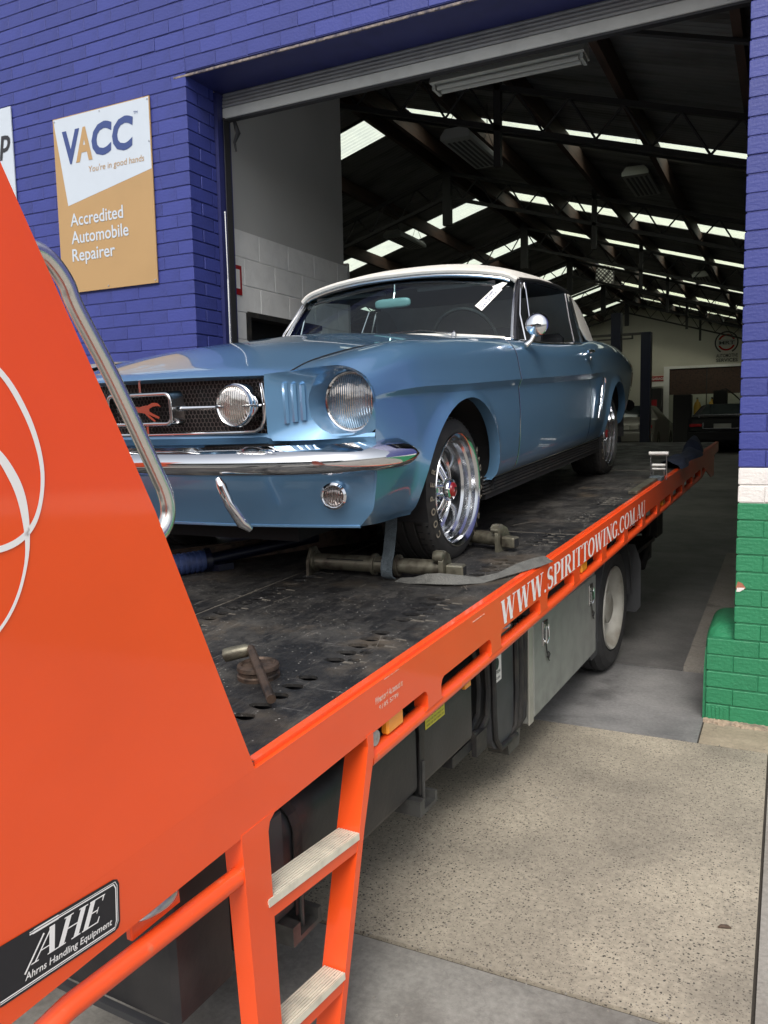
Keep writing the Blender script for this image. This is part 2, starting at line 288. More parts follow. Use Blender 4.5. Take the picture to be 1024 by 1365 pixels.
def deck_mat():
    mt = bpy.data.materials.new('worn_deck_plate'); mt.use_nodes = True; n = mt.node_tree.nodes; l = mt.node_tree.links; b = n['Principled BSDF']
    tc = n.new('ShaderNodeTexCoord')
    def nz(scale, det=8, st=None, r=.6):
        x = n.new('ShaderNodeTexNoise'); x.inputs['Scale'].default_value = scale; x.inputs['Detail'].default_value = det; x.inputs['Roughness'].default_value = r
        if st:
            mp = n.new('ShaderNodeMapping'); mp.inputs['Scale'].default_value = st[:3]; mp.inputs['Rotation'].default_value = (0, 0, st[3]); l.new(tc.outputs['Object'], mp.inputs[0]); l.new(mp.outputs[0], x.inputs['Vector'])
        else: l.new(tc.outputs['Object'], x.inputs['Vector'])
        return x.outputs[0]
    def rng(s, a, c, lo=0, hi=1):
        x = n.new('ShaderNodeMapRange'); x.inputs[1].default_value = a; x.inputs[2].default_value = c; x.inputs[3].default_value = lo; x.inputs[4].default_value = hi; l.new(s, x.inputs[0]); return x.outputs[0]
    def mixc(f, c1, c2):
        x = n.new('ShaderNodeMix'); x.data_type = 'RGBA'; l.new(f, x.inputs[0])
        if isinstance(c1, tuple): x.inputs[6].default_value = (*c1, 1)
        else: l.new(c1, x.inputs[6])
        x.inputs[7].default_value = (*c2, 1); return x.outputs[2]
    c = mixc(rng(nz(3.2, 12, None, .78), .42, .62), (.009, .009, .010), (.062, .058, .052))
    c = mixc(rng(nz(11, 12, (1, .35, 1, .05), .8), .50, .56, 0, .85), c, (.008, .008, .009))
    c = mixc(rng(nz(3.5, 6), .56, .70, 0, .7), c, (.10, .078, .055))
    c = mixc(rng(nz(30, 12, (2.0, .25, 1, .12), .8), .58, .64, 0, .55), c, (.17, .155, .135))
    c = mixc(rng(nz(24, 12, (.16, 3.2, 1, .35), .8), .60, .64, 0, .85), c, (.19, .18, .17))
    v = n.new('ShaderNodeTexVoronoi'); v.inputs['Scale'].default_value = 70; l.new(tc.outputs['Object'], v.inputs['Vector'])
    sp = n.new('ShaderNodeSeparateColor'); l.new(v.outputs['Color'], sp.inputs[0])
    lt = n.new('ShaderNodeMath'); lt.operation = 'LESS_THAN'; lt.inputs[1].default_value = .30; l.new(sp.outputs[0], lt.inputs[0])
    ml = n.new('ShaderNodeMath'); ml.operation = 'MULTIPLY'; l.new(rng(v.outputs['Distance'], .20, .08), ml.inputs[0]); l.new(lt.outputs[0], ml.inputs[1])
    c = mixc(ml.outputs[0], c, (.34, .33, .30))
    l.new(c, b.inputs['Base Color']); l.new(rng(nz(6), .35, .65, .38, .7), b.inputs['Roughness']); b.inputs['Metallic'].default_value = .1
    bp = n.new('ShaderNodeBump'); bp.inputs['Strength'].default_value = .6; bp.inputs['Distance'].default_value = .008; l.new(nz(26, 12, None, .75), bp.inputs['Height']); l.new(bp.outputs[0], b.inputs['Normal'])
    return mt
M['deck'] = deck_mat()

# ------------------------------------------------------------------ frames (matrices local -> world)
def frame(o, x, y, z):
    return Matrix(((x[0], y[0], z[0], o[0]), (x[1], y[1], z[1], o[1]), (x[2], y[2], z[2], o[2]), (0, 0, 0, 1)))
TYAW = rad(2.68404535); TP = rad(3.5383188)
ex = Vector((math.cos(TYAW), -math.sin(TYAW), 0))
def yz(p):
    ey = Vector((math.sin(TYAW)*math.cos(p), math.cos(TYAW)*math.cos(p), math.sin(p))); return ey, ex.cross(ey)
ey, ez = yz(TP)
TF = frame((0, 0, H), ex, ey, ez)             # tray frame (origin below the eye)
ky, kz = yz(rad(1.7))
KF = frame((0, 0, H), ex, ky, kz)             # chassis frame
XR, ZB = -.9936, -.7462                       # right rail face, deck surface in the tray frame
CF = frame((-2.0115, 3.0815, -0.569+H), (.99975, -.0222, .0015), (.0222, .9978, .0617), tuple(ez))   # car frame
CF[0][2], CF[1][2], CF[2][2] = ez
I4 = Matrix.Identity(4)

# ------------------------------------------------------------------ object helpers
def smooth(me, ang=35):
    me.polygons.foreach_set('use_smooth', [True]*len(me.polygons)); me.set_sharp_from_angle(angle=rad(ang))
def link(name, me, parent=None, mw=None):
    o = bpy.data.objects.new(name, me); COL.objects.link(o)
    if parent is not None:
        o.parent = parent
    return o
def root_mw(o):
    while o.parent: o = o.parent
    return ROOTM.get(o.name, I4)
ROOTM = {}
def tag(o, label=None, cat=None, group=None, kind=None):
    if label: o['label'] = label
    if cat: o['category'] = cat
    if group: o['group'] = group
    if kind: o['kind'] = kind
    return o
def empty(name, label, cat, mw, group=None):
    o = bpy.data.objects.new(name, None); COL.objects.link(o); o.empty_display_size = .1
    o.matrix_world = mw; ROOTM[o.name] = mw.copy()
    return tag(o, label, cat, group)
class MB:
    def __init__(s, fr=I4): s.v = []; s.f = []; s.fr = fr; s.mi = []
    def add(s, vs, fs, fr=None, mi=0):
        k = len(s.v); fr = s.fr if fr is None else fr
        s.v += [fr @ Vector(p) for p in vs]; s.f += [tuple(i+k for i in f) for f in fs]; s.mi += [mi]*len(fs); return s
    def box(s, x0, x1, y0, y1, z0, z1, bev=0, fr=None, mi=0):
        if bev <= 0:
            vs = [(x, y, z) for z in (z0, z1) for y in (y0, y1) for x in (x0, x1)]
            return s.add(vs, [(0, 2, 3, 1), (4, 5, 7, 6), (0, 1, 5, 4), (2, 6, 7, 3), (0, 4, 6, 2), (1, 3, 7, 5)], fr, mi)
        b = bev; vs = []; idx = {}
        for sx in (0, 1):
            for sy in (0, 1):
                for sz in (0, 1):
                    X, Y, Z = (x1 if sx else x0), (y1 if sy else y0), (z1 if sz else z0)
                    dx, dy, dz = (-b if sx else b), (-b if sy else b), (-b if sz else b)
                    idx[sx, sy, sz] = len(vs); vs += [(X, Y+dy, Z+dz), (X+dx, Y, Z+dz), (X+dx, Y+dy, Z)]
        fs = []
        for sx in (0, 1):
            q = [idx[sx, a, c] for a, c in ((0, 0), (1, 0), (1, 1), (0, 1))]; fs.append(tuple(q if sx else q[::-1]))
            q = [idx[a, sx, c]+1 for a, c in ((0, 0), (1, 0), (1, 1), (0, 1))]; fs.append(tuple(q[::-1] if sx else q))
            q = [idx[a, c, sx]+2 for a, c in ((0, 0), (1, 0), (1, 1), (0, 1))]; fs.append(tuple(q if sx else q[::-1]))
        for a in (0, 1):
            for c in (0, 1):
                fs.append((idx[0, a, c]+1, idx[1, a, c]+1, idx[1, a, c]+2, idx[0, a, c]+2))
                fs.append((idx[a, 0, c], idx[a, 1, c], idx[a, 1, c]+2, idx[a, 0, c]+2))
                fs.append((idx[a, c, 0], idx[a, c, 1], idx[a, c, 1]+1, idx[a, c, 0]+1))
        for k in idx.values(): fs.append((k, k+1, k+2))
        return s.add(vs, fs, fr, mi)
    def prism(s, pts, d0, d1, axis='x', fr=None, mi=0):
        """extrude a closed polygon; pts are in the two other axes"""
        n = len(pts)
        def P(p, d): return (d, p[0], p[1]) if axis == 'x' else ((p[0], d, p[1]) if axis == 'y' else (p[0], p[1], d))
        vs = [P(p, d0) for p in pts]+[P(p, d1) for p in pts]
        fs = [tuple(range(n))[::-1], tuple(range(n, 2*n))]+[(i, (i+1) % n, n+(i+1) % n, n+i) for i in range(n)]
        return s.add(vs, fs, fr, mi)
    def tube(s, path, r, seg=10, cap=True, fr=None, mi=0, closed=False):
        path = [Vector(p) for p in path]; n = len(path); rs = r if isinstance(r, (list, tuple)) else [r]*n
        vs = []; fs = []; up = None
        for i, p in enumerate(path):
            if closed: t = (path[(i+1) % n]-path[i-1])
            else: t = (path[min(i+1, n-1)]-path[max(i-1, 0)])
            t.normalize()
            if up is None:
                a = Vector((0, 0, 1)) if abs(t.z) < .9 else Vector((1, 0, 0)); up = (a-t*a.dot(t)).normalized()
            else: up = (up-t*up.dot(t)).normalized()
            sd_ = t.cross(up)
            for k in range(seg):
                a = 2*PI*k/seg; vs.append(tuple(p+(up*math.cos(a)+sd_*math.sin(a))*rs[i]))
        m_ = n if closed else n-1
        for i in range(m_):
            for k in range(seg):
                a, b2 = i*seg+k, i*seg+(k+1) % seg; c, d = ((i+1) % n)*seg+(k+1) % seg, ((i+1) % n)*seg+k
                fs.append((a, b2, c, d))
        if cap and not closed: fs += [tuple(range(seg))[::-1], tuple((n-1)*seg+k for k in range(seg))]
        return s.add(vs, fs, fr, mi)
    def lathe(s, prof, fr, seg=32, cap=False, mi=0):
        """profile (r, h) spun about local x of fr"""
        vs = []; fs = []
        for r, h in prof:
            for k in range(seg):
                a = 2*PI*k/seg; vs.append((h, r*math.cos(a), r*math.sin(a)))
        for i in range(len(prof)-1):
            for k in range(seg):
                fs.append((i*seg+k, i*seg+(k+1) % seg, (i+1)*seg+(k+1) % seg, (i+1)*seg+k))
        if cap: fs.append(tuple((len(prof)-1)*seg+k for k in range(seg)))
        return s.add(vs, fs, fr, mi)
    def grid(s, fn, nu, nv, fr=None, mi=0, skip=None):
        vs = [tuple(fn(i/nu, j/nv)) for j in range(nv+1) for i in range(nu+1)]
        fs = []
        for j in range(nv):
            for i in range(nu):
                f = (j*(nu+1)+i, j*(nu+1)+i+1, (j+1)*(nu+1)+i+1, (j+1)*(nu+1)+i)
                if skip and skip([vs[q] for q in f]): continue
                fs.append(f)
        return s.add(vs, fs, fr, mi)
    def mesh(s, name, mw=I4, mats=(), sm=False, ang=35, thick=0):
        inv = mw.inverted(); me = bpy.data.meshes.new(name)
        me.from_pydata([tuple(inv @ p) for p in s.v], [], s.f)
        for q in mats: me.materials.append(q)
        if len(mats) > 1: me.polygons.foreach_set('material_index', s.mi)
        bm = bmesh.new(); bm.from_mesh(me); bmesh.ops.remove_doubles(bm, verts=bm.verts, dist=.00005)
        if thick:
            bmesh.ops.recalc_face_normals(bm, faces=bm.faces); bmesh.ops.solidify(bm, geom=bm.faces, thickness=thick)
        bmesh.ops.recalc_face_normals(bm, faces=bm.faces)
        bm.to_mesh(me); bm.free()
        if sm: smooth(me, ang)
        return me
    def build(s, name, mt, parent=None, sm=False, ang=35, label=None, cat=None, group=None, kind=None, thick=0):
        mats = mt if isinstance(mt, (list, tuple)) else (mt,)
        if parent is None:
            c = Vector((sum(p.x for p in s.v), sum(p.y for p in s.v), 0))/max(1, len(s.v)); c.z = min(p.z for p in s.v)
            mw = Matrix.Translation(c)
        else: mw = root_mw(parent)
        me = s.mesh(name, mw, mats, sm, ang, thick)
        o = link(name, me, parent)
        if parent is None: o.matrix_world = mw; ROOTM[o.name] = mw
        return tag(o, label, cat, group, kind)
def copy_tree(o, parent=None):
    c = o.copy(); COL.objects.link(c)
    if parent is not None: c.parent = parent
    for ch in list(o.children): copy_tree(ch, c)
    return c
def at(fr, x, y, z): return fr @ Vector((x, y, z))
# ---------------------------------------------------------------- lettering
_tc = {}
def text_poly(s, bold=0.0):
    key = (s, bold)
    if key in _tc: return _tc[key]
    cu = bpy.data.curves.new('t', 'FONT'); cu.body = s; cu.size = 1; cu.offset = bold; cu.resolution_u = 3
    o = bpy.data.objects.new('t', cu); COL.objects.link(o); dg = bpy.context.evaluated_depsgraph_get(); dg.update()
    me = bpy.data.meshes.new_from_object(o.evaluated_get(dg)); vs = [tuple(v.co) for v in me.vertices]; fs = [tuple(p.vertices) for p in me.polygons]
    bpy.data.objects.remove(o); bpy.data.curves.remove(cu); bpy.data.meshes.remove(me)
    _tc[key] = (vs, fs); return _tc[key]
def text(mb, s, O, X, Y, width, height, bold=0.0, skew=0.0, fn=None, off=.0012):
    """flat lettering: baseline origin O, unit directions X, Y"""
    vs, fs = text_poly(s, bold); x0 = min(v[0] for v in vs); x1 = max(v[0] for v in vs)
    cap = .69; X = Vector(X); Y = Vector(Y); N = X.cross(Y); O = Vector(O); out = []
    for v in vs:
        a = (v[0]-x0)/(x1-x0)*width; b_ = v[1]/cap*height; a += skew*b_
        out.append(tuple(O+X*a+Y*b_+N*off))
    mb.add(out, fs)
def arc(cx, cy, rx, ry, a0, a1, n=14):
    return [(cx+rx*math.cos(rad(a0+(a1-a0)*i/n)), cy+ry*math.sin(rad(a0+(a1-a0)*i/n))) for i in range(n+1)]
def stroke(path, wf):
    """polygon strip along path with width function of direction"""
    quads = []; L_ = []; R_ = []
    for i, p in enumerate(path):
        a = Vector(path[max(i-1, 0)]); b = Vector(path[min(i+1, len(path)-1)]); t = (b-a).normalized(); nn = Vector((-t.y, t.x))
        w_ = wf(i/(len(path)-1), t); L_.append((p[0]+nn.x*w_/2, p[1]+nn.y*w_/2)); R_.append((p[0]-nn.x*w_/2, p[1]-nn.y*w_/2))
    for i in range(len(path)-1): quads.append([L_[i], L_[i+1], R_[i+1], R_[i]])
    return quads
TH, TN = .17, .055
def serif_glyph(c):
    """quads for a condensed serif capital, height 1; returns (quads, advance)"""
    q = []
    def bar(x0, y0, x1, y1, w_): q.append([(x0-w_/2, y0), (x0+w_/2, y0), (x1+w_/2, y1), (x1-w_/2, y1)])
    def ser(x, y, w_=.30, h_=.045): q.append([(x-w_/2, y), (x+w_/2, y), (x+w_/2, y+h_), (x-w_/2, y+h_)])
    cw = lambda s_, t: TN+(TH-TN)*abs(t.y)**1.3
    if c == 'W':
        bar(.30, 0, .12, 1, TH); bar(.30, 0, .50, 1, TN); bar(.70, 0, .50, 1, TH); bar(.70, 0, .88, 1, TN)
        for x in (.12, .5, .88): ser(x, .955, .24)
        return q, 1.0
    if c == 'M':
        bar(.16, 0, .16, 1, TN); bar(.18, 1, .46, 0, TH); bar(.46, 0, .74, 1, TN); bar(.76, 0, .76, 1, TH)
        ser(.16, 0, .22); ser(.76, 0, .28); ser(.12, .955, .2); ser(.8, .955, .2); return q, .94
    if c == 'N':
        bar(.14, 0, .14, 1, TN); bar(.16, 1, .66, 0, TH); bar(.68, 0, .68, 1, TN); ser(.14, 0, .24); ser(.12, .955, .22); ser(.68, .955, .24); return q, .82
    if c == 'I': bar(.18, 0, .18, 1, TH); ser(.18, 0); ser(.18, .955); return q, .36
    if c == 'T':
        bar(.32, 0, .32, 1, TH); ser(.32, 0); ser(.32, .95, .58, .05); q.append([(.03, .78), (.06, .78), (.08, .97), (.03, .97)]); q.append([(.58, .78), (.61, .78), (.61, .97), (.56, .97)]); return q, .64
    if c == 'E':
        bar(.16, 0, .16, 1, TH); ser(.32, 0, .56, .05); ser(.32, .95, .52, .05); ser(.3, .49, .3, .05)
        q.append([(.54, .0), (.60, .0), (.60, .22), (.57, .22)]); q.append([(.53, .78), (.56, .78), (.56, 1), (.50, 1)]); q.append([(.43, .4), (.46, .4), (.46, .62), (.43, .62)]); return q, .64
    if c == 'H':
        bar(.16, 0, .16, 1, TH); bar(.64, 0, .64, 1, TH); ser(.4, .49, .4, .05)
        for x in (.16, .64): ser(x, 0, .3); ser(x, .955, .3)
        return q, .8
    if c == 'A':
        bar(.12, 0, .38, 1, TN); bar(.64, 0, .38, 1, TH); ser(.38, .3, .34, .045); ser(.12, 0, .22); ser(.64, 0, .28); return q, .76
    if c == 'U':
        bar(.16, .3, .16, 1, TH); bar(.62, .3, .62, 1, TN); q += stroke(arc(.39, .3, .23, .28, 180, 360), lambda s_, t: TH+(TN-TH)*s_); ser(.16, .955, .28); ser(.62, .955, .22); return q, .76
    if c in 'PR':
        bar(.16, 0, .16, 1, TH); ser(.16, 0); ser(.2, .955, .36); ser(.26, .45, .24)
        q += stroke(arc(.30, .725, .22, .25, -90, 90), cw)
        if c == 'R': bar(.58, 0, .34, .48, TH); ser(.62, 0, .18); return q, .70
        return q, .58
    if c == 'O': q += stroke(arc(.38, .5, .29, .475, 0, 360, 28), cw); return q, .76
    if c == 'C': q += stroke(arc(.38, .5, .29, .475, 40, 320, 24), cw); q.append([(.60, .70), (.63, .70), (.63, .98), (.60, .98)]); return q, .70
    if c == 'G':
        q += stroke(arc(.38, .5, .29, .475, 40, 315, 24), cw); bar(.60, .06, .60, .42, TH*.9); ser(.60, .40, .26); q.append([(.60, .70), (.63, .70), (.63, .98), (.60, .98)]); return q, .76
    if c == 'S':
        q += stroke(arc(.28, .745, .17, .225, 35, 260, 14)[:-1]+arc(.28, .265, .19, .24, 85, -145, 14), lambda s_, t: TN+(TH-TN)*(1-abs(s_-.5)*2)**.6)
        q.append([(.42, .72), (.45, .72), (.45, .98), (.42, .98)]); q.append([(.08, .02), (.11, .02), (.11, .3), (.08, .3)]); return q, .54
    if c == '.': q += [[(.06, 0), (.18, 0), (.18, .13), (.06, .13)]]; return q, .24
    return q, .5
def serif_text(mb, s, O, X, Y, width, height, skew=0, gap=.03, off=.0012):
    gl = [serif_glyph(c) for c in s]; tot = sum(g[1]+gap for g in gl); k = width/tot; x = 0
    X = Vector(X); Y = Vector(Y); N = X.cross(Y); O = Vector(O); n_ = 0
    for q, adv in gl:
        for p in q:
            n_ += 1
            mb.add([tuple(O+X*((x+a)*k+skew*b*height)+Y*b*height+N*(off+.00002*(n_ % 7))) for a, b in p], [(0, 1, 2, 3)])
        x += adv+gap
def ribbon(mb, pts, wf, place, n=60):
    """catmull-rom ribbon drawn through pts; place(a,b)->3D"""
    P = [Vector(p) for p in pts]; P = [P[0]*2-P[1]]+P+[P[-1]*2-P[-2]]; out = []
    for i in range(1, len(P)-2):
        for k in range(n//(len(P)-3)):
            t = k/(n//(len(P)-3)); a, b, c, d = P[i-1], P[i], P[i+1], P[i+2]
            out.append(.5*((2*b)+(c-a)*t+(2*a-5*b+4*c-d)*t*t+(3*b-a-3*c+d)*t**3))
    out.append(P[-2])
    for q in stroke([tuple(o_) for o_ in out], wf): mb.add([place(*p) for p in q], [(0, 1, 2, 3)])
# ================================================================== SETTING
YW = 4.318                                    # front face of the street wall
def slab(name, x0, x1, y0, y1, m_, z0=-.05, z1=0.0, slope=0, **k):
    b = MB(); za = z1; zb = z1+slope*(y1-y0)
    b.add([(x0, y0, z0), (x1, y0, z0), (x1, y1, z0), (x0, y1, z0), (x0, y0, za), (x1, y0, za), (x1, y1, zb), (x0, y1, zb)],
          [(0, 3, 2, 1), (4, 5, 6, 7), (0, 1, 5, 4), (1, 2, 6, 5), (2, 3, 7, 6), (3, 0, 4, 7)])
    o = b.build(name, m_); o['kind'] = 'structure'; return o
b = MB(); b.box(-300, 300, -300, 300, -.30, -.165); o = b.build('road', M['asphalt']); o['kind'] = 'structure'
slab('kerb', -60, 60, -3.15, -3.0, M['conc'], -.2, -.004)
slab('ground_bed', -60, 60, -3.0, 4.3, M['dirtjoint'], -.16, -.012)
# footpath slabs, joints left open between them
slab('concrete_footpath', -3.9, -.052, -1.0, 2.018, M['conc'])
slab('concrete_footpath', -60, -3.91, -2.99, 4.30, M['concr'])
slab('concrete_footpath', -3.9, -.052, -2.99, -1.01, M['conc'])
slab('exposed_aggregate_driveway', -3.9, -.040, 2.036, 3.975, M['agg'])
slab('side_footpath', -.030, 2.2, 0.9, 4.316, M['concr'])
slab('side_footpath', -.030, 2.2, -2.99, .888, M['concr'])
slab('side_footpath', 2.21, 60, -2.99, 4.3, M['concr'])
slab('doorway_edge_strip', -.338, -.030, 3.990, 4.330, M['sand'], -.05, -.004)
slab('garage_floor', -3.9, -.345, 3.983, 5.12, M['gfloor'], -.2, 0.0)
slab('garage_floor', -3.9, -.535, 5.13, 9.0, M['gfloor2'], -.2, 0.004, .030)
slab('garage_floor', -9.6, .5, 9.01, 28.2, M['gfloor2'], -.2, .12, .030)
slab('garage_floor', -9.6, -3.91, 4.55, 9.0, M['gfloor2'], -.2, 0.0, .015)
slab('garage_kerb', -.53, .4, 5.60, 9.0, M['concr'], -.2, .045, .030)
slab('garage_kerb', -.53, .4, 5.125, 5.59, M['concr'], -.2, .03, .02)
# small grit on the slabs and a fallen seed pod
b = MB()
for i in range(260):
    x = random.uniform(-1.8, 1.2); y = random.choice((2.03, 3.98, random.uniform(1.2, 4.3)))+random.gauss(0, .03)
    s_ = random.uniform(.0015, .004); q = [(math.cos(a)*s_*random.uniform(.6, 1.2)+x, math.sin(a)*s_*random.uniform(.6, 1.2)+y) for a in (0, 1.3, 2.5, 3.8, 5.1)]
    b.prism(q, -.001, s_*.8, 'z')
o = b.build('grit', M['concr']); o['kind'] = 'stuff'
b = MB(); b.tube([(-.145, 2.50, .003), (-.135, 2.505, .006), (-.12, 2.51, .006), (-.108, 2.512, .003)], [.002, .006, .006, .002], 8)
b.build('seed_pod', M['rust'], sm=True, label='small dark seed pod lying on the speckled driveway slab', cat='seed pod')

# ================================================================== GARAGE BUILDING
GB = empty('garage_building', 'blue painted brick workshop with white and green pillar base and an open roller door', 'building', Matrix.Translation((-2, 4.4, 0)))
C = .086
XL, XRt, ZL = -3.507, -.208, 3.755            # opening: left jamb, right jamb, lintel soffit
def brick_mesh(L_, D, Hh=.078):
    m_ = MB(); m_.box(-.004, L_+.004, 0, D, 0, Hh, .0025); return m_
meshes = {}
def get_mesh(L_, D, mt):
    k = (round(L_, 3), round(D, 3), mt)
    if k not in meshes: meshes[k] = brick_mesh(L_, D).mesh('brick', I4, (M[mt],))
    return meshes[k]
bricks = []                                   # (x, y, z, L, D, material)
def matfor(k): return 'green' if k < 13 else ('white' if k < 15 else 'blue')
def colour_left(k): return 'blue' if k >= 15 else ('white' if k >= 13 else 'green')
ZTOP = 62
for k in range(ZTOP):
    z = k*C+.0045; mt = colour_left(k)
    above = k >= 44
    # left wall, from the jamb leftwards
    x = XL; first = .23 if k % 2 == 0 else .11
    if above: x = XL
    y = YW
    L_ = first
    while x > -7.4:
        bricks.append((x-L_, YW, z, L_-.0, .11 if (x < XL or k % 2 == 0 or above) else .23, mt)); x -= L_+.01; L_ = .23
    # reveal of the left jamb
    if not above:
        y = YW+(.12 if k % 2 == 0 else .24)
        if k % 2 == 0: bricks.append((XL-.11, y, z, .11, 4.598-y-.0, mt))
        else: bricks.append((XL-.11, y, z, .11, 4.598-y, mt))
    else:
        x = XL+.01; L_ = .115 if k % 2 else .23
        while x < 5:
            bricks.append((x, YW, z, L_-.0, .11, mt)); x += L_+.01; L_ = .23
    # right pillar
    if not above and k >= 5:
        x = XRt; L_ = .23 if k % 2 == 0 else .11
        while x < 5:
            bricks.append((x, YW, z, L_, .11 if (x > XRt or k % 2 == 0) else .23, mt)); x += L_+.01; L_ = .23
    if k < 5 and k > 0:
        x = -.332; L_ = (.23, .115)[k % 2] if k != 2 else .23
        while x < 5:
            bricks.append((x, YW, z, L_, .11, mt)); x += L_+.01; L_ = .23
    if k == 0:
        x = -.332
        bricks.append((x, YW, z, .10, .11, 'green')); x += .112
        while x < 5: bricks.append((x, YW, z, .23, .11, 'green')); x += .24
def vis(bk):
    x, y, z, L_, D, mt = bk; a = project((x, y, z)); c = project((x+L_, y, z+.077))
    if XL-.13 < x < XL-.1 and y > YW+.05: a = project((x+L_, y, z)); c = project((x+L_, y+D, z+.077))
    if not a or not c: return 0
    if c[0] < 0 or a[0] > 1024 or a[1] < 0 or c[1] > 1365: return 0
    if a[0] < 600 and (a[1]+c[1])/2 > 505: return 0
    if a[0] < 60 and (a[1]+c[1])/2 > 225+2.3*a[0]+60: return 0
    return abs((c[0]-a[0])*(c[1]-a[1]))
rank = sorted(range(len(bricks)), key=lambda i: -vis(bricks[i]))
single = set(i for i in rank[:298] if vis(bricks[i]) > 0)
gi = ROOTM[GB.name].inverted()
fill = MB(); mats_b = [M['blue'], M['white'], M['green']]; mi_ = {'blue': 0, 'white': 1, 'green': 2}
for i, (x, y, z, L_, D, mt) in enumerate(bricks):
    jx, jz, jy = random.uniform(-.0012, .0012), random.uniform(-.0012, .0012), random.uniform(-.0012, .0012)
    if i in single:
        o = bpy.data.objects.new('brick', get_mesh(L_, D, mt)); COL.objects.link(o); o.parent = GB
        o.location = gi @ Vector((x+jx, y+jy, z+jz)); o.rotation_euler = (random.gauss(0, .002), random.gauss(0, .002), random.gauss(0, .003))
    else: fill.box(x-.004, x+L_+.004, y+jy, y+D, z, z+.077, 0, None, mi_[mt])
fill.build('brick_fill', mats_b, GB, kind='stuff')
# mortar faces, recessed
def mort(x0, x1, y0, y1, z0, z1, m_):
    b = MB(); b.box(x0, x1, y0, y1, z0, z1); return b
zb0, zb1 = 13*C, 15*C
for q in ((-7.4, XL-.004, YW+.27, zb1, ZTOP*C, 'bluej'), (XL-.004, 14, YW+.10, 44*C, ZTOP*C, 'bluej'), (XRt+.004, 14, YW+.23, zb1, 44*C, 'bluej'), (-7.4, XL-.004, YW+.27, zb0, zb1-.0005, 'whitej'), (XRt+.004, 14, YW+.23, zb0, zb1-.0005, 'whitej'), (-7.4, XL-.004, YW+.27, -.1, zb0-.0005, 'greenj'), (XRt+.004, 14, YW+.23, 5*C, zb0-.0005, 'greenj'), (-.328, 14, YW+.20, -.1, 5*C-.001, 'greenj')):
    b = MB(); b.box(q[0], q[1], YW+.0045, q[2], q[3], q[4]); b.build('mortar', M[q[5]], GB)
# grooved vent brick at the foot of the pillar
b = MB()
for i in range(5): b.box(-.325+i*.0185, -.325+i*.0185+.012, YW-.004, YW+.001, .010, .074, .001)
b.build('grooved_brick_face', M['green'], GB)
# broken corner showing bare brick
b = MB(); zc = 8*C
b.add([(XRt-.0015, YW-.002, zc+.006), (XRt+.008, YW-.0025, zc+.040), (XRt+.030, YW-.0025, zc+.030), (XRt+.044, YW-.002, zc+.008), (XRt+.02, YW-.0025, zc-.004)], [(0, 1, 2, 3, 4)]); b.build('chipped_brick', M['brickred'], GB)
b = MB(); b.add([(XRt+.002, YW-.0032, zc-.012), (XRt+.004, YW-.0032, zc+.008), (XRt+.040, YW-.0032, zc+.010), (XRt+.034, YW-.0032, zc+.0), (XRt+.016, YW-.0032, zc-.012)], [(0, 1, 2, 3, 4)]); b.build('chip_edge', M['white'], GB)
# lintel
b = MB(); b.box(XL-.09, 2.2, YW-.002, YW+.010, ZL+.004, ZL+.016); b.build('lintel_edge', M['crack'], GB)
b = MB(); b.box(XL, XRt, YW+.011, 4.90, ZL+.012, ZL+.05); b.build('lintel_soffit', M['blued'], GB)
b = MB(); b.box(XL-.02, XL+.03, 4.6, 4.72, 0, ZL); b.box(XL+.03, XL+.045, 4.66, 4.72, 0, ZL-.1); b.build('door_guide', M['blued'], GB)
b = MB(); b.box(XL+.045, XL+.052, 4.64, 4.70, 0, 3.60); b.build('guide_rubber', M['canvasd'], GB)
# rolled up roller door: bottom rail and the curtain going up to the roll
RD = MB(); RD.box(XL+.03, XRt, 4.655, 4.70, 3.600, 3.668, .004); rdo = RD.build('roller_door', M['roller'], GB)
b = MB()
for i in range(5):
    b = MB(); b.tube([(XL+.03, 4.668+i*.004, 3.684+i*.024), (XRt, 4.668+i*.004, 3.684+i*.024)], .0135, 8); b.build('curtain_slat', M['rollerd'], rdo, sm=True)
b = MB(); b.tube([(XL+.02, 4.86, 3.99), (XRt+.1, 4.86, 3.99)], .20, 18); b.build('roller_drum', M['rollerd'], rdo, sm=True)
b = MB(); b.box(XL+.03, XRt, 4.655, 4.70, 3.585, 3.597); b.build('rubber_seal', M['canvasd'], rdo)
b = MB(); b.tube([(XL+.08, 4.72, 3.60), (XL+.10, 4.73, 3.52), (XL+.075, 4.72, 3.46), (XL+.085, 4.72, 3.40)], [.012, .018, .01, .006], 7); b.build('door_chain_end', M['canvasd'], rdo, sm=True)
# inner walls
b = MB(); b.box(-3.64, -3.60, 4.62, 6.515, 2.953, 5.6); b.build('sheet_wall', M['inwall'], GB)
b = MB(); b.box(-3.72, -3.645, 4.62, 6.515, 2.953, 5.6); b.build('sheet_wall', M['inwall'], GB)
bw = MB(); dY0, dY1, dZ = 5.03, 6.1, 2.383
BH = .196; n0 = 2.955
for r in range(15):
    z1 = n0-r*BH; z0 = z1-BH+.006
    if z0 < 0: break
    y = 4.62 - (.0 if r % 2 else .2)
    while y < 6.58:
        y0, y1 = max(y, 4.62), min(y+.39, 6.585); y += .396
        if y1-y0 < .03: continue
        parts_ = [(y0, y1)]
        if z0 < dZ-.05:
            parts_ = [(a, c) for a, c in ((y0, min(y1, dY0)), (max(y0, dY1), y1)) if c-a > .03]
        for a, c in parts_:
            q = MB(); q.box(-3.70, -3.60, a, c, z0, z1, .003); q.build('concrete_block', M['block'], GB)
b = MB(); b.box(-3.695, -3.604, 4.62, 5.02, 0, 2.95); b.box(-3.695, -3.604, 5.02, 6.58, dZ+.01, 2.95); b.box(-3.695, -3.604, 6.11, 6.58, 0, dZ+.01); b.build('mortar', M['blockj'], GB)
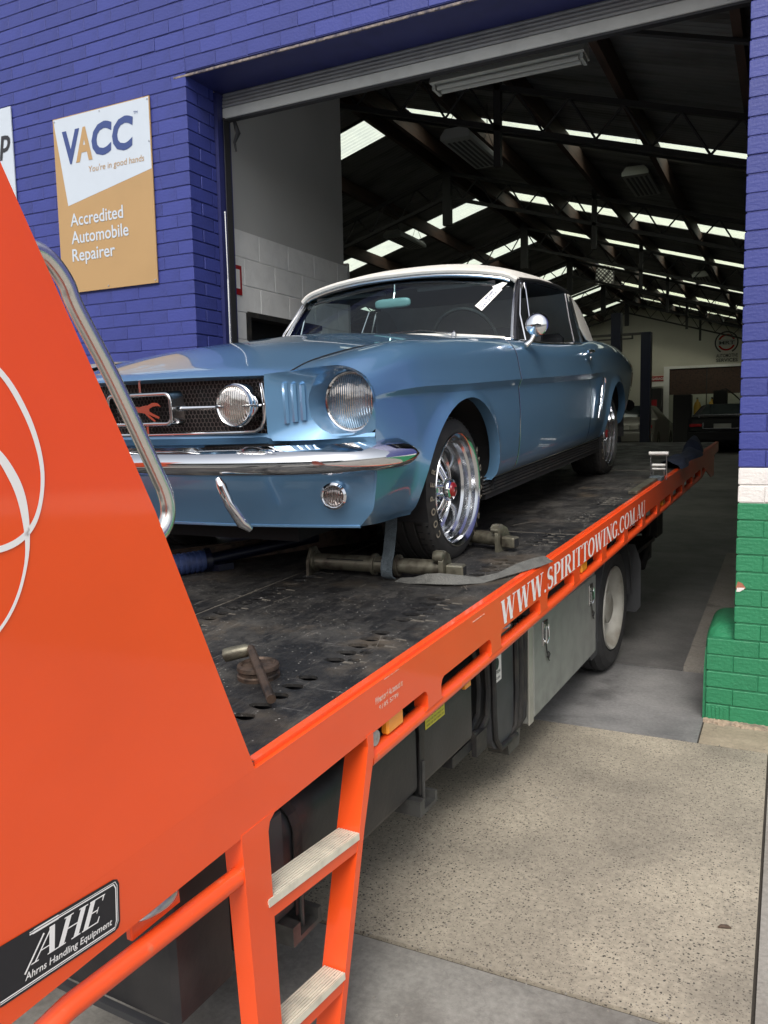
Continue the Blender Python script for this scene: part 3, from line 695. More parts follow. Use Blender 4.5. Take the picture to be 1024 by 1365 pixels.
b = MB(); b.box(-4.2, -3.76, 4.9, 6.3, 0, 2.5); b.build('dark_doorway', M['dark'], GB)
b = MB(); b.box(-3.71, -3.595, 5.03, 5.07, 0, 2.383); b.box(-3.71, -3.595, 5.07, 6.1, 2.345, 2.383); b.build('door_frame', M['frame'], GB)
b = MB(); b.box(-3.78, -3.60, 6.586, 6.62, 0, 2.985); b.build('wall_end_trim', M['inwall'], GB)
# outer shell
RX, RZ, SL = -4.35, 3.75+H, .3
EL, ER = -9.6, .5
zl = RZ-SL*(RX-EL); zr = RZ-SL*(ER-RX)
b = MB(); b.box(EL-.15, EL, 4.55, 28.4, 0, zl); b.build('side_wall', M['backwall'], GB)
b = MB(); b.box(ER, ER+.15, 4.55, 28.4, 0, zr); b.build('side_wall', M['backwall'], GB)
b = MB(); b.prism([(EL, 0), (-3.65, 0), (-3.65, 0), (ER, 0), (ER, zr), (RX, RZ), (EL, zl)][0:1]+[(-3.55, 0), (-3.55, 3.12), (-1.0, 3.12), (-1.0, 0), (ER, 0), (ER, zr), (RX, RZ), (EL, zl)], 27.6, 27.75, 'y'); b.build('back_wall', M['backwall'], GB)
b = MB(); b.box(-3.62, -3.45, 27.52, 27.6, .7, 3.2); b.box(-3.45, -1.0, 27.52, 27.6, 3.12, 3.2); b.build('door_frame', M['block'], GB)
b = MB()
for i in range(9): b.box(-3.45, -1.0, 27.56+(i%2)*.004, 27.59, 2.30+i*.10, 2.40+i*.10)
b.build('roller_shutter', M['timber'], GB)
b = MB(); b.box(-3.6, -.9, 30.4, 30.5, 0, 3.4); b.box(-3.6, -3.5, 27.76, 30.4, 0, 3.3); b.box(-1, -.9, 27.76, 30.4, 0, 3.3); b.build('rear_room_wall', M['block'], GB)
b = MB(); b.box(-3.7, -.8, 27.76, 29.9, 3.3, 3.4); b.build('rear_room_ceiling', M['inwall'], GB)
b = MB(); b.box(-3.7, -.8, 29.91, 30.5, 3.3, 3.31); b.build('skylight', M['sky'], GB)  # strip added unseen overhead to let light into the rear room
b = MB(); b.box(-3.45, -1.0, 27.57, 27.61, .9, .905); [b.box(x, x+.03, 27.55, 27.58, .7, 3.12) for x in (-2.35,)]; b.build('door_mullion', M['frame'], GB)
# gable wall above the opening behind the brick and roof
b = MB(); b.prism([(EL, 0), (-3.6, 0), (-3.6, 5.33), (XRt+.1, 5.33), (XRt+.1, 0), (ER, 0), (ER, 5.33), (EL, 5.33)], 4.601, 4.65, 'y')
b.build('inner_front_wall', M['steel'], GB)
strips = [(9.05, 9.68), (13.0, 13.62), (16.0, 16.62), (19.45, 20.05), (22.75, 23.4), (25.95, 26.3)]
def roofz(x): return RZ-SL*abs(x-RX)
ys = [4.55]; yb = []
prev = 4.55
for s0, s1 in strips: yb.append((prev, s0)); prev = s1
yb.append((prev, 28.4))
def corr(y): return .009*math.sin(2*PI*y/.076)
for sgn in (-1, 1):
    xe = EL-.2 if sgn < 0 else ER+.2
    b = MB(); base = 0
    for y0, y1 in yb:
        n_ = max(2, int((y1-y0)/.019))
        vs = []; fs = []
        for i in range(n_+1):
            y = y0+(y1-y0)*i/n_
            for x in (RX, xe): vs.append((x, y, roofz(x)+corr(y)))
        fs = [(2*i, 2*i+1, 2*i+3, 2*i+2) for i in range(n_)]; b.add(vs, fs)
    for s0, s1 in strips:                     # strip filled with iron at ridge and eaves
        for xa, xb in ((RX, RX+sgn*.22), (RX+sgn*4.1, xe)):
            b.add([(xa, s0, roofz(xa)), (xb, s0, roofz(xb)), (xb, s1, roofz(xb)), (xa, s1, roofz(xa))], [(0, 1, 2, 3)])
    b.build('roof_sheeting', M['roof'], GB, sm=True, ang=80)
    for s0, s1 in strips:
        b = MB(); n_ = 32; vs = []
        for i in range(n_+1):
            y = s0+(s1-s0)*i/n_
            for x in (RX+sgn*.22, RX+sgn*4.1): vs.append((x, y, roofz(x)+corr(y)*.8+.002))
        b.add(vs, [(2*i, 2*i+1, 2*i+3, 2*i+2) for i in range(n_)]); b.build('skylight', M['sky'], GB, sm=True, ang=80)
for dx in (-4.6, -3.5, -2.35, -1.2, -.12, .12, 1.15, 2.1, 3.05, 4.0):
    x = RX+dx; b = MB(); z = roofz(x)-.03; b.box(x-.028, x+.028, 4.7, 27.55, z-.19, z); b.build('purlin', M['timber'], GB)
for yT in (7.0, 10.9, 14.6, 18.0, 21.6, 25.0):
    for sgn in (-1, 1):
        b = MB(); xe = EL if sgn < 0 else ER; dl = .27; dh = .33
        L_ = abs(xe-RX)
        for d_ in (dl, dl+dh): b.add([(x, yT+q, roofz(x)-d_-p) for x in (RX, xe) for q in (-.03, .03) for p in (0, .045)], [(0, 1, 3, 2), (4, 6, 7, 5), (0, 2, 6, 4), (1, 5, 7, 3), (0, 4, 5, 1), (2, 3, 7, 6)])
        n_ = 11
        for i in range(n_):
            xa = RX+sgn*L_*i/n_; xm = RX+sgn*L_*(i+.5)/n_; xb = RX+sgn*L_*(i+1)/n_
            b.tube([(xa, yT, roofz(xa)-dl-.03), (xm, yT, roofz(xm)-dl-dh)], .011, 5); b.tube([(xm, yT, roofz(xm)-dl-dh), (xb, yT, roofz(xb)-dl-.03)], .011, 5)
        b.build('roof_truss', M['steel'], GB)
    b = MB(); b.box(RX-.06, RX+.06, yT-.04, yT+.04, RZ-1.0, RZ-.2); b.build('hanging_bracket', M['steel'], GB)
    b = MB(); b.box(RX+2.0, RX+2.06, yT-.03, yT+.03, roofz(RX+2)-.95, roofz(RX+2)-.2); b.build('hanging_bracket', M['steel'], GB)
for yB in (5.7, 8.6):
    b = MB(); b.tube([(EL, yB, roofz(EL)-.25), (RX, yB, RZ-.25)], .02, 6); b.tube([(RX, yB, RZ-.25), (ER, yB, roofz(ER)-.25)], .02, 6); b.build('tie_rod', M['steel'], GB)
# side diagonal steel near the pillar
b = MB(); b.box(.02, .14, 4.75, 27.5, roofz(.1)-.42, roofz(.1)-.2); b.build('eaves_beam', M['steel'], GB)
# green rendered hump inside the pillar foot
hp_ = [(-.352, -.02), (-.350, .30)]+[(-.345+.07*(1-math.cos(rad(a))), .415+.07*math.sin(rad(a))) for a in (0, 20, 40, 60, 80, 90)]+[(-.205, .49), (-.205, -.02)]
b = MB(); vs = []
for y, k in ((4.335, .86), (4.355, .875), (4.40, .97), (4.46, 1.0), (4.80, 1.0), (4.85, .95)):
    vs += [(x, y, z*k) for x, z in hp_]
n_ = len(hp_); b.add(vs, [(i*n_+k, i*n_+(k+1) % n_, (i+1)*n_+(k+1) % n_, (i+1)*n_+k) for i in range(5) for k in range(n_)]+[tuple(range(n_)), tuple(5*n_+k for k in range(n_))])
b.build('corner_guard', M['green'], GB, sm=True, ang=50)
rr = random.Random(3); fn = [[rr.random() for _ in range(6)] for _ in range(121)]
b = MB(); b.grid(lambda u, v: (-.345+1.45*u, YW+.004-(.02+.03*fn[int(u*120)//3][0]+.02*fn[int(u*120)][5])*(1-v), (-.006 if v == 0 else .001+.008*v*fn[int(round(u*120))][int(round(v*5))]+.006*v)), 120, 5)
b.build('mortar_fillet', M['mount'], GB)

# ---- far side of the street: unseen shop added for chrome and paint to reflect
sh = empty('unseen_reflection_shop', 'low cream shop added unseen behind the viewer for chrome to reflect', 'building', Matrix.Translation((0, -18, 0)))
b = MB(); b.box(-22, 16, -26, -18, -.16, 4.6); b.build('wall', M['backwall'], sh)
b = MB(); b.box(-22.3, 16.3, -26.3, -17.6, 4.6, 4.9); b.build('parapet', M['frame'], sh)
b = MB(); b.box(-21, 15, -17.99, -16.2, 2.95, 3.1); b.build('awning', M['steel'], sh)
for i in range(7):
    b = MB(); b.box(-20.5+i*5.2, -16.9+i*5.2, -18.02, -17.97, .5, 2.6); b.build('shop_window', M['winglass'], sh)
slab('concrete_footpath', -60, 60, -18, -15.2, M['conc'], -.16, -.01)

# ================================================================== SIGNS ON THE WALL
def sign_board(name, x0, x1, z0, z1, t, m_, label, cat='sign'):
    o = empty(name, label, cat, Matrix.Translation(((x0+x1)/2, YW-.01, z0)))
    b = MB(); b.box(x0, x1, YW-.012-t, YW-.006, z0, z1, .001); b.build('panel', m_, o); return o
s1 = sign_board('wall_sign', -4.672, -3.795, .971+H, 2.162+H, .004, M['signt'], 'tan and white VACC Accredited Automobile Repairer sign on the blue brick wall')
yS = YW-.0162
z0, z1 = .971+H, 2.162+H
b = MB(); b.add([(-4.665, yS-.0006, z1-.006), (-3.800, yS-.0006, z1-.006), (-3.800, yS-.0006, 1.705+H), (-4.568, yS-.0006, 1.565+H)], [(0, 1, 2, 3)]); b.build('white_field', M['signw'], s1)
def wtext(par, s, x, z, w_, h_, m_, name='lettering', bold=0., skew=0., lab=None):
    b = MB(); text(b, s, (x, yS-.0012, z), (1, 0, 0), (0, 0, 1), w_, h_, bold, skew); o = b.build(name, m_, par)
    if lab: o['label'] = lab
    return o
zl0 = 1.862+H
wtext(s1, 'V', -4.600, zl0-.01, .165, .205, M['navy'], bold=.035, skew=.06)
wtext(s1, 'A', -4.468, zl0-.01, .155, .205, M['signt'], bold=.035, skew=.06)
wtext(s1, 'CC', -4.325, zl0+.005, .37, .195, M['navy'], bold=.035, skew=.1)
wtext(s1, 'TM', -3.93, zl0+.205, .035, .018, M['navy'])
wtext(s1, "You're in good hands", -4.36, 1.762+H, .50, .040, M['signt'], skew=.12)
wtext(s1, 'Accredited', -4.555, 1.425+H, .49, .083, M['signw'], bold=.012)
wtext(s1, 'Automobile', -4.555, 1.305+H, .53, .083, M['signw'], bold=.012)
wtext(s1, 'Repairer', -4.555, 1.185+H, .40, .083, M['signw'], bold=.012)
for x, z in ((-4.655, z1-.02), (-4.23, z1-.02), (-3.81, z1-.02), (-3.81, 1.88+H), (-4.23, z0+.02), (-3.81, z0+.02)):
    b = MB(); b.lathe([(0.0001, -.003), (.005, -.003), (.006, 0)], frame((x, yS-.002, z), (0, 1, 0), (1, 0, 0), (0, 0, 1)), 8); b.build('screw', M['chromed'], s1)
s2 = sign_board('wall_sign', -6.1, -5.085, 1.35+H, 2.33+H, .004, M['signw'], 'partly visible white sign with a black letter at the left edge of the wall')
b = MB(); text(b, 'p', (-5.215, yS-.001, 2.03+H), (1, 0, 0), (0, 0, 1), .10, .16, .02, .2); b.build('lettering', M['black'], s2)
fs_ = empty('fire_sign', 'small red and white fire sign on the inside block wall', 'sign', Matrix.Translation((-3.597, 4.9, .95+H)))
b = MB(); b.box(-3.599, -3.594, 4.80, 4.97, .955+H, 1.165+H, .001); b.build('panel', M['red'], fs_)
b = MB(); b.box(-3.5935, -3.5925, 4.81, 4.945, 1.0+H, 1.135+H); b.build('white_field', M['paper'], fs_)

# ================================================================== THINGS UNDER THE ROOF
def batten(x0, x1, y, z, label):
    o = empty('batten_light', label, 'light', Matrix.Translation(((x0+x1)/2, y, z)))
    b = MB(); b.prism([(y-.05, z+.03), (y+.05, z+.03), (y+.09, z-.03), (y-.09, z-.03)], x0, x1, 'x'); b.build('casing', M['lampgrey'], o)
    for s_ in (-.035, .035):
        b = MB(); b.tube([(x0+.04, y+s_, z-.048), (x1-.04, y+s_, z-.048)], .016, 8); b.build('tube', M['lampgrey'], o, sm=True)
    for x in (x0+.01, x1-.03):
        b = MB(); b.box(x, x+.02, y-.06, y+.06, z-.065, z-.03); b.build('lamp_holder', M['lampgrey'], o)
    b = MB(); [b.tube([(x, y, z+.03), (x, y, z+.8)], .004, 5) for x in (x0+.2, x1-.2)]; b.build('hanger', M['steel'], o)
batten(-2.16, -1.16, 5.2, 2.23+H, 'long white batten light hanging just behind the roller door')
def bay_light(x, y, z, label, rz=0, L_=1.0, W_=.30):
    fr = Matrix.Translation((x, y, z)) @ Matrix.Rotation(rz, 4, 'Z')
    o = empty('hanging_light', label, 'light', fr, 'lights hanging on chains from the workshop roof')
    b = MB(fr); b.prism([(-W_/2, 0), (W_/2, 0), (W_/2, .04), (W_/3, .10), (-W_/3, .10), (-W_/2, .04)], -L_/2, L_/2, 'y'); b.build('casing', M['lampgrey'], o)
    for i in range(5):
        b = MB(fr); b.box(-W_/2+.035+i*.052, -W_/2+.06+i*.052, -L_/2+.1, L_/2-.05, -.006, -.001); b.build('louvre', M['lampslot'], o)
    b = MB(fr)
    for s_ in (-1, 1):
        b.tube([(-W_/3, s_*L_/2.3, .1), (0, s_*L_/2.3, .35), (W_/3, s_*L_/2.3, .1)], .005, 4, False); b.tube([(0, s_*L_/2.3, .35), (0, s_*L_/2.3, .7)], .005, 4, False)
    b.build('chain', M['galv'], o)
bay_light(-2.93, 8.05, 2.70+H, 'chain hung light nearest the roller door, below the first skylight')
bay_light(-1.68, 10.55, 2.82+H, 'chain hung light on the right side above the truck tail')
bay_light(-5.6, 12.2, 2.9+H, 'chain hung light low beyond the white car roof on the left')
bay_light(-1.62, 17.6, 2.72+H, 'small chain hung light over the middle of the right bays')
bay_light(-1.72, 22.6, 2.47+H, 'farthest chain hung light in front of the gable wall')
for (x, y, z, lb) in ((-4.0, 20, 3.2+H, 'perforated square panel hanging by the ridge'), (-5.1, 17.6, 2.55+H, 'perforated square panel lower left of the ridge, behind the car roof')):
    o = empty('perforated_screen', lb, 'panel', Matrix.Translation((x, y, z)))
    b = MB(); b.box(x-.22, x+.22, y-.02, y+.02, z, z+.44); b.build('board', M['steel'], o)
    b = MB()
    for i in range(9):
        for j in range(9):
            if (i+j) % 2: b.box(x-.2+i*.045, x-.2+i*.045+.035, y-.024, y-.021, z+.02+j*.045, z+.055+j*.045)
    b.build('perforation', M['lampgrey'], o)
    b = MB(); b.tube([(x, y, z+.44), (x, y, z+.9)], .006, 5); b.build('hanger', M['steel'], o)
# two post lift
def gz(y): return .004+.030*(y-5.1) if y > 5.1 else 0
lf = empty('car_lift', 'blue two post car lift standing before the cream gable wall', 'car lift', Matrix.Translation((-3, 18, gz(18))))
for x, zt, yy in ((-3.34, 2.255+H, 18.0), (-2.73, 1.825+H, 18.05)):
    b = MB(); b.prism([(x-.10, yy-.12), (x+.10, yy-.12), (x+.10, yy+.12), (x+.06, yy+.12), (x+.06, yy-.04), (x-.06, yy-.04), (x-.06, yy+.12), (x-.10, yy+.12)], gz(18), zt, 'z'); b.build('post', M['liftblue'], lf)
b = MB(); b.box(-4.2, -2.73, 17.98, 18.04, 1.78+H, 1.83+H); b.box(-3.75, -3.0, 17.98, 18.04, 1.70+H, 1.73+H); b.box(-3.03, -3.0, 17.98, 18.04, 1.70+H, 1.8+H); b.build('crossbar', M['steel'], lf)
b = MB(); b.box(-2.9, -2.55, 17.8, 18.3, gz(18), gz(18)+.03); b.box(-3.5, -3.2, 17.8, 18.3, gz(18), gz(18)+.03); b.build('base_plate', M['liftblue'], lf)
# tool cabinet, wall sign, bottles, bins, bench clutter
def gpt(px_x, x, y, z): return (x, y, z)
tcz = gz(26.9)
tb = empty('tool_cabinet', 'dark tool board with a red patch against the gable wall', 'cabinet', Matrix.Translation((-3.9, 27.3, tcz)))
b = MB(); b.box(-4.18, -3.62, 27.05, 27.5, .12+H, .98+H, .01); b.build('cabinet_body', M['steel'], tb)
b = MB(); b.box(-4.05, -3.75, 27.03, 27.045, .36+H, .62+H); b.build('red_patch', M['red'], tb)
b = MB(); b.box(-4.2, -3.6, 27.0, 27.5, .02+H, .11+H); b.box(-4.18, -4.12, 27.05, 27.4, tcz, .02+H); b.box(-3.7, -3.64, 27.05, 27.4, tcz, .02+H); b.build('stand', M['frame'], tb)
tb2 = empty('waste_bin', 'black bin standing below the tool board', 'bin', Matrix.Translation((-3.75, 26.5, tcz)))
b = MB(); b.prism([(-3.98, 26.3), (-3.6, 26.3), (-3.6, 26.7), (-3.98, 26.7)], tcz-.01, tcz+.62, 'z'); b.build('bin_body', M['dark'], tb2)
b = MB(); b.box(-4.0, -3.58, 26.28, 26.72, tcz+.62, tcz+.68, .01); b.build('lid', M['frame'], tb2)
ws = empty('wall_plaque', 'small red plaque with white writing above the tool board', 'sign', Matrix.Translation((-3.95, 27.58, 1.3+H)))
b = MB(); b.box(-4.05, -3.55, 27.57, 27.59, 1.22+H, 1.38+H); b.build('panel', M['red'], ws)
b = MB(); text(b, 'GARAGE', (-3.99, 27.566, 1.26+H), (1, 0, 0), (0, 0, 1), .38, .08, .02); b.build('lettering', M['paper'], ws)
b = MB(); b.box(-4.05, -3.58, 27.57, 27.585, 1.05+H, 1.2+H); b.build('paper_strip', M['paper'], ws)
for x, lb in ((-2.56, 'yellow topped gas bottle left of its twin behind the black car'), (-2.14, 'yellow topped gas bottle right of its twin behind the black car')):
    o = empty('gas_bottle', lb, 'gas bottle', Matrix.Translation((x, 27.2, gz(27.2))), 'gas bottles by the rear doorway')
    b = MB(); fr = frame((x, 27.2, gz(27.2)), (0, 0, 1), (1, 0, 0), (0, 1, 0)); b.lathe([(.001, 0), (.11, 0), (.11, 1.25), (.08, 1.36), (.035, 1.40), (.03, 1.46), (.001, 1.46)], fr, 16); b.build('cylinder_body', M['gasyel'], o, sm=True)
    b = MB(); b.tube([(x, 27.2, gz(27.2)+1.4), (x, 27.2, gz(27.2)+1.52)], .03, 8); b.build('valve', M['chromed'], o)
o = empty('welding_cart', 'black trolley of hoses beside the yellow gas bottles', 'trolley', Matrix.Translation((-3.0, 27.0, gz(27))))
b = MB(); b.box(-3.25, -2.72, 26.9, 27.4, gz(27), .75+H, .02); b.build('trolley_body', M['dark'], o)
b = MB(); b.tube([(-1.95, 27.3, .62+H), (-1.9, 27.2, .85+H), (-1.75, 27.2, .9+H), (-1.5, 27.2, .7+H), (-1.3, 27.2, .5+H)], .02, 6); b.box(-2.1, -1.7, 27.1, 27.4, gz(27), .85+H, .02); b.build('hose_box', M['dark'], o)
o = empty('work_bench', 'low bench of engine parts against the gable wall', 'bench', Matrix.Translation((-4.6, 26.9, gz(27))))
b = MB(); b.box(-5.6, -4.3, 26.8, 27.4, .05+H, .12+H); [b.box(x, x+.06, 26.85, 27.3, gz(27), .05+H) for x in (-5.55, -4.95, -4.4)]; b.build('bench_frame', M['galv'], o)
b = MB(); r_ = random.Random(5)
for i in range(9): x = -5.5+i*.13; b.box(x, x+r_.uniform(.06, .12), 26.9, 27.2, .12+H, .12+H+r_.uniform(.05, .3), .01)
b.build('engine_part', M['tankg'], o)
lg = empty('round_emblem_sign', 'round wreath emblem with two lines of dark lettering painted on the gable wall', 'sign', Matrix.Translation((-1.81, 27.595, 1.7+H)))
def ring(cx_, cz_, r0, r1, a0, a1, n_=30, y=27.592):
    vs = []; 
    for i in range(n_+1):
        a = rad(a0+(a1-a0)*i/n_); vs += [(cx_+r0*math.cos(a), y, cz_+r0*math.sin(a)), (cx_+r1*math.cos(a), y, cz_+r1*math.sin(a))]
    return vs, [(2*i, 2*i+1, 2*i+3, 2*i+2) for i in range(n_)]
b = MB(); b.add(*ring(-1.79, 2.33+H, .30, .345, -60, 240)); b.build('wreath', M['black'], lg)
b = MB(); b.add(*ring(-1.79, 2.33+H, .20, .255, 0, 360)); b.build('red_ring', M['rred'], lg)
b = MB(); b.box(-2.05, -1.53, 27.585, 27.589, 2.24+H, 2.42+H); b.build('emblem_band', M['plate'], lg)
for s_, z in (('MRT', 2.27), ('AUTOMOTIVE', 1.88), ('SERVICES', 1.74)):
    b = MB(); text(b, s_, (-2.08 if z < 2 else -2.0, 27.583, z+H), (1, 0, 0), (0, 0, 1), .62 if z < 2 else .44, .10, .02); b.build('lettering', M['black'], lg)
# parked cars inside
def sedan(x, y, paint, label, W_=1.76, boot=.98, roofh=1.40, wing=False):
    z = gz(y); fr = Matrix.Translation((x, y, z)); o = empty('parked_car', label, 'car', fr, 'cars parked inside the workshop')
    prof = [(0, .32), (-.04, .55), (.02, boot-.12), (.10, boot), (.75, boot+.04), (1.35, roofh-.03), (1.7, roofh), (2.5, roofh-.01), (3.2, .98), (4.3, .86), (4.45, .6), (4.4, .3), (4.0, .22), (.3, .22)]
    def sec(t, s_):
        p = prof[int(t)] ; yy, zz = p
        return (s_*(W_/2 if zz < 1.0 else W_/2-.22*(zz-1.0)/.4-.03), yy, zz)
    b = MB(fr); n_ = len(prof); vs = []
    for s_ in (-1, -.88, 0, .88, 1):
        for i, (yy, zz) in enumerate(prof):
            hw = W_/2 if zz < 1.0 else W_/2-.28*(zz-1.0)/.4
            if abs(s_) == 1: vs.append((s_*hw, yy+.10*(1 if yy < 1 else -1), min(zz, zz-.03) if zz > .5 else zz+.04))
            else: vs.append((s_*hw, yy, zz))
    fs = []
    for k in range(4):
        for i in range(n_): fs.append((k*n_+i, k*n_+(i+1) % n_, (k+1)*n_+(i+1) % n_, (k+1)*n_+i))
    b.add(vs, fs); b.add([vs[i] for i in range(n_)], [tuple(range(n_))]); b.add([vs[4*n_+i] for i in range(n_)], [tuple(range(n_))])
    b.build('body', paint, o, sm=True, ang=30)
    b = MB(fr); b.add([(-.66, .80, boot+.065), (.66, .80, boot+.065), (.52, 1.33, roofh-.03), (-.52, 1.33, roofh-.03)], [(0, 1, 2, 3)]); b.v = [p+Vector((0, -.012, .012)) for p in b.v]; b.build('rear_window', M['winglass'], o)
    b = MB(fr); b.box(-W_/2+.02, W_/2-.02, -.09, .05, .36, .60, .02); b.build('bumper', paint, o)
    b = MB(fr); b.box(-W_/2+.06, W_/2-.06, -.075, -.02, .605, .625, .004); b.build('trim_strip', M['plate'] if not wing else M['winglass'], o)
    for s_ in (-1, 1):
        b = MB(fr); b.box(min(s_*.52, s_*.84), max(s_*.52, s_*.84), -.055, 0, .74, .82, .01); b.build('tail_light', M['rred'], o)
        for yy in (.95, 3.6):
            b = MB(); b.lathe([(.20, 0), (.20, .02), (.31, .0), (.325, .03), (.325, .19), (.31, .22), (.1, .22)], Matrix.Translation((x+s_*W_/2-s_*.015-(0.2 if s_ > 0 else 0), y+yy, z+.325)), 24); b.build('wheel', M['rubber'], o, sm=True)
    b = MB(fr); b.box(-.22, .22, -.05, -.03, .70, .82); pl = b.build('number_plate', M['plate'], o)
    b = MB(fr); b.box(-.50, .50, -.045, -.031, .685, .70); b.box(-.50, -.48, -.045, -.031, .70, .85); b.box(.48, .50, -.045, -.031, .70, .85); b.build('plate_surround', M['chromed'], o)
    if wing:
        b = MB(fr); b.box(-.80, .80, .02, .2, boot+.05, boot+.075, .005); b.box(-.62, -.6, .08, .16, boot-.02, boot+.05); b.box(.6, .62, .08, .16, boot-.02, boot+.05); b.build('spoiler', M['chromed'], o)
    return o
sedan(-4.22, 23.6, M['sedan'], 'silver sedan parked tail outwards beside the lift post')
sedan(-1.60, 23.9, M['dsedan'], 'black sedan with a boot spoiler parked by the rear doorway', 1.8, 1.0, 1.38, True)
# ================================================================== TOW TRUCK (tray frame TF, chassis frame KF)
TR = empty('tow_truck', 'orange tilt tray tow truck with black worn deck backed up to the workshop door', 'tow truck', TF @ Matrix.Translation((-2.1, 1.2, -1.6)))
DX0, DX1, DY0, DY1 = -3.30, XR-.012, 1.19, 8.38
def fill_holes(outer, holes, z, fr):
    bm = bmesh.new(); loops = [outer]+holes; edges = []
    for lp in loops:
        vs = [bm.verts.new((p[0], p[1], z)) for p in lp]
        for i in range(len(vs)): edges.append(bm.edges.new((vs[i], vs[(i+1) % len(vs)])))
    bmesh.ops.triangle_fill(bm, use_beauty=True, use_dissolve=False, edges=edges)
    vs = [tuple(v.co) for v in bm.verts]; bm.verts.index_update(); fs = [tuple(v.index for v in f.verts) for f in bm.faces]; bm.free(); return vs, fs
holes = []
def keyhole(x, y, s=1):
    pts = []
    for i in range(12):
        a = 2*PI*i/12; pts.append((x+.023*s*math.cos(a), y+.019*s*math.sin(a)))
    # the slot end
    pts[6] = (x-.040*s, y-.004); pts[5] = (x-.034*s, y+.008); pts[7] = (x-.034*s, y-.012)
    return pts
for y in (1.371, 1.436, 1.503, 1.567, 1.631): holes.append(keyhole(-1.162, y))
for base in (1.771, 2.165, 2.78, 3.35, 3.95, 4.5, 5.1):
    for i in range(5): holes.append(keyhole(-1.168, base+i*.064))
    for i in range(4): holes.append(keyhole(-1.118, base+.02+i*.066, .62))
for base in (1.5, 1.9, 2.30):
    for i in range(6): holes.append(keyhole(-1.783, base+i*.064))
for base in (1.5, 1.9, 2.30):
    for i in range(6): holes.append(keyhole(-2.55, base+i*.064))
b = MB(TF)
vs, fs = fill_holes([(DX0, DY0), (DX1, DY0), (DX1, DY1), (DX0, DY1)], holes, ZB, TF); b.add(vs, fs)
for hp in holes:
    n_ = len(hp); b.add([(p[0], p[1], ZB) for p in hp]+[(p[0], p[1], ZB-.008) for p in hp], [(i, (i+1) % n_, n_+(i+1) % n_, n_+i) for i in range(n_)])
dk = b.build('deck_plate', M['deck'], TR)
b = MB(TF); b.box(DX0, DX1, DY0, DY1, ZB-.06, ZB-.03); b.build('deck_hole_shade', M['dark'], TR)  # near-black sheet paints the shade seen down through the deck holes
b = MB(TF)
for i in range(16): b.box(DX0, DX1-.02, 1.3+i*.47, 1.36+i*.47, ZB-.14, ZB-.06)
b.box(-2.75, -2.6, 1.2, 8.3, ZB-.25, ZB-.14); b.box(-1.75, -1.6, 1.2, 8.3, ZB-.25, ZB-.14); b.build('cross_bearer', M['frame'], TR)
# raised welds and plate seams on the deck
b = MB(TF); rr = random.Random(11)
for y in (1.205, 3.62, 6.05): b.box(DX0, DX1, y, y+.004, ZB, ZB+.0015)
b.box(-1.861, -1.857, 1.2, 8.3, ZB, ZB+.002)
for hp in holes:
    if rr.random() < .25 or hp[0][1] < 1.7: continue
    x = hp[0][0]+.002; y = hp[0][1]+rr.uniform(-.008, .006); L_ = rr.uniform(.015, .045); w_ = rr.uniform(.003, .008)
    b.prism([(x, y-w_), (x+L_, y-w_*.3), (x+L_*.9, y+w_*.5), (x, y+w_)], ZB, ZB+.0015, 'z')
for i in range(26):
    x = rr.uniform(-2.0, -1.05); y = rr.uniform(1.3, 6); L_ = rr.uniform(.02, .12); a = rr.gauss(.1, .4)
    b.box(0, L_, 0, .0022, ZB, ZB+.0008, 0, TF @ Matrix.Translation((x, y, 0)) @ Matrix.Rotation(a+(PI/2 if i % 3 else 0), 4, 'Z'))
b.build('scrape_mark', M['scrape'], TR, kind='stuff')
# near and far side rails
def side_rail(xo, sgn, near):
    fr = TF @ Matrix.Translation((xo, 0, 0)) @ Matrix.Diagonal((sgn, 1, 1, 1))
    # plate with rounded openings between posts is built from strip + posts with gussets
    b = MB(fr)
    b.prism([(.30, -.755), (8.40, -.745), (8.40, -.83), (7.42, -.874), (.30, -.874)], -.010, 0, 'x')
    b.prism([(1.20, ZB+.003), (8.40, ZB+.003), (8.40, ZB-.008), (1.20, ZB-.008)], -.03, -.010, 'x')
    b.build('rail_plate', M['orange'], TR)
    posts = [1.565, 2.01, 2.50, 3.02, 3.49, 3.98, 4.46, 4.93, 5.39, 5.87, 6.35, 6.83, 7.28]
    for i, y in enumerate(posts):
        w_ = .045; b = MB(fr); g = .022
        if i == 0: continue
        pts = [(y-w_-g, -.874), (y-w_-g*.4, -.880), (y-w_, -.895), (y-w_, -.930), (y-w_-.015, -.936), (y+w_+.015, -.936), (y+w_, -.930), (y+w_, -.895), (y+w_+g*.4, -.880), (y+w_+g, -.874)]
        b.prism(pts, -.012, 0.0, 'x'); b.box(-.045, -.012, y-w_, y-w_+.008, -.935, -.874); b.box(-.045, -.012, y+w_-.008, y+w_, -.935, -.874)
        b.build('rail_post', M['orange'], TR)
    b = MB(fr); b.tube([(-.024, 1.652, -.950), (-.024, 7.30, -.950), (-.024, 7.42, -.940), (-.024, 8.1, -.845)], .023, 14); b.build('rail_pipe', M['orangew'], TR, sm=True)
    b = MB(fr); b.prism([(7.42, -.874), (8.12, -.84), (8.10, -1.03), (7.95, -1.03)], -.012, -.002, 'x'); b.build('tail_gusset', M['orange'], TR)
side_rail(XR, 1, True); side_rail(DX0-.012, -1, False)
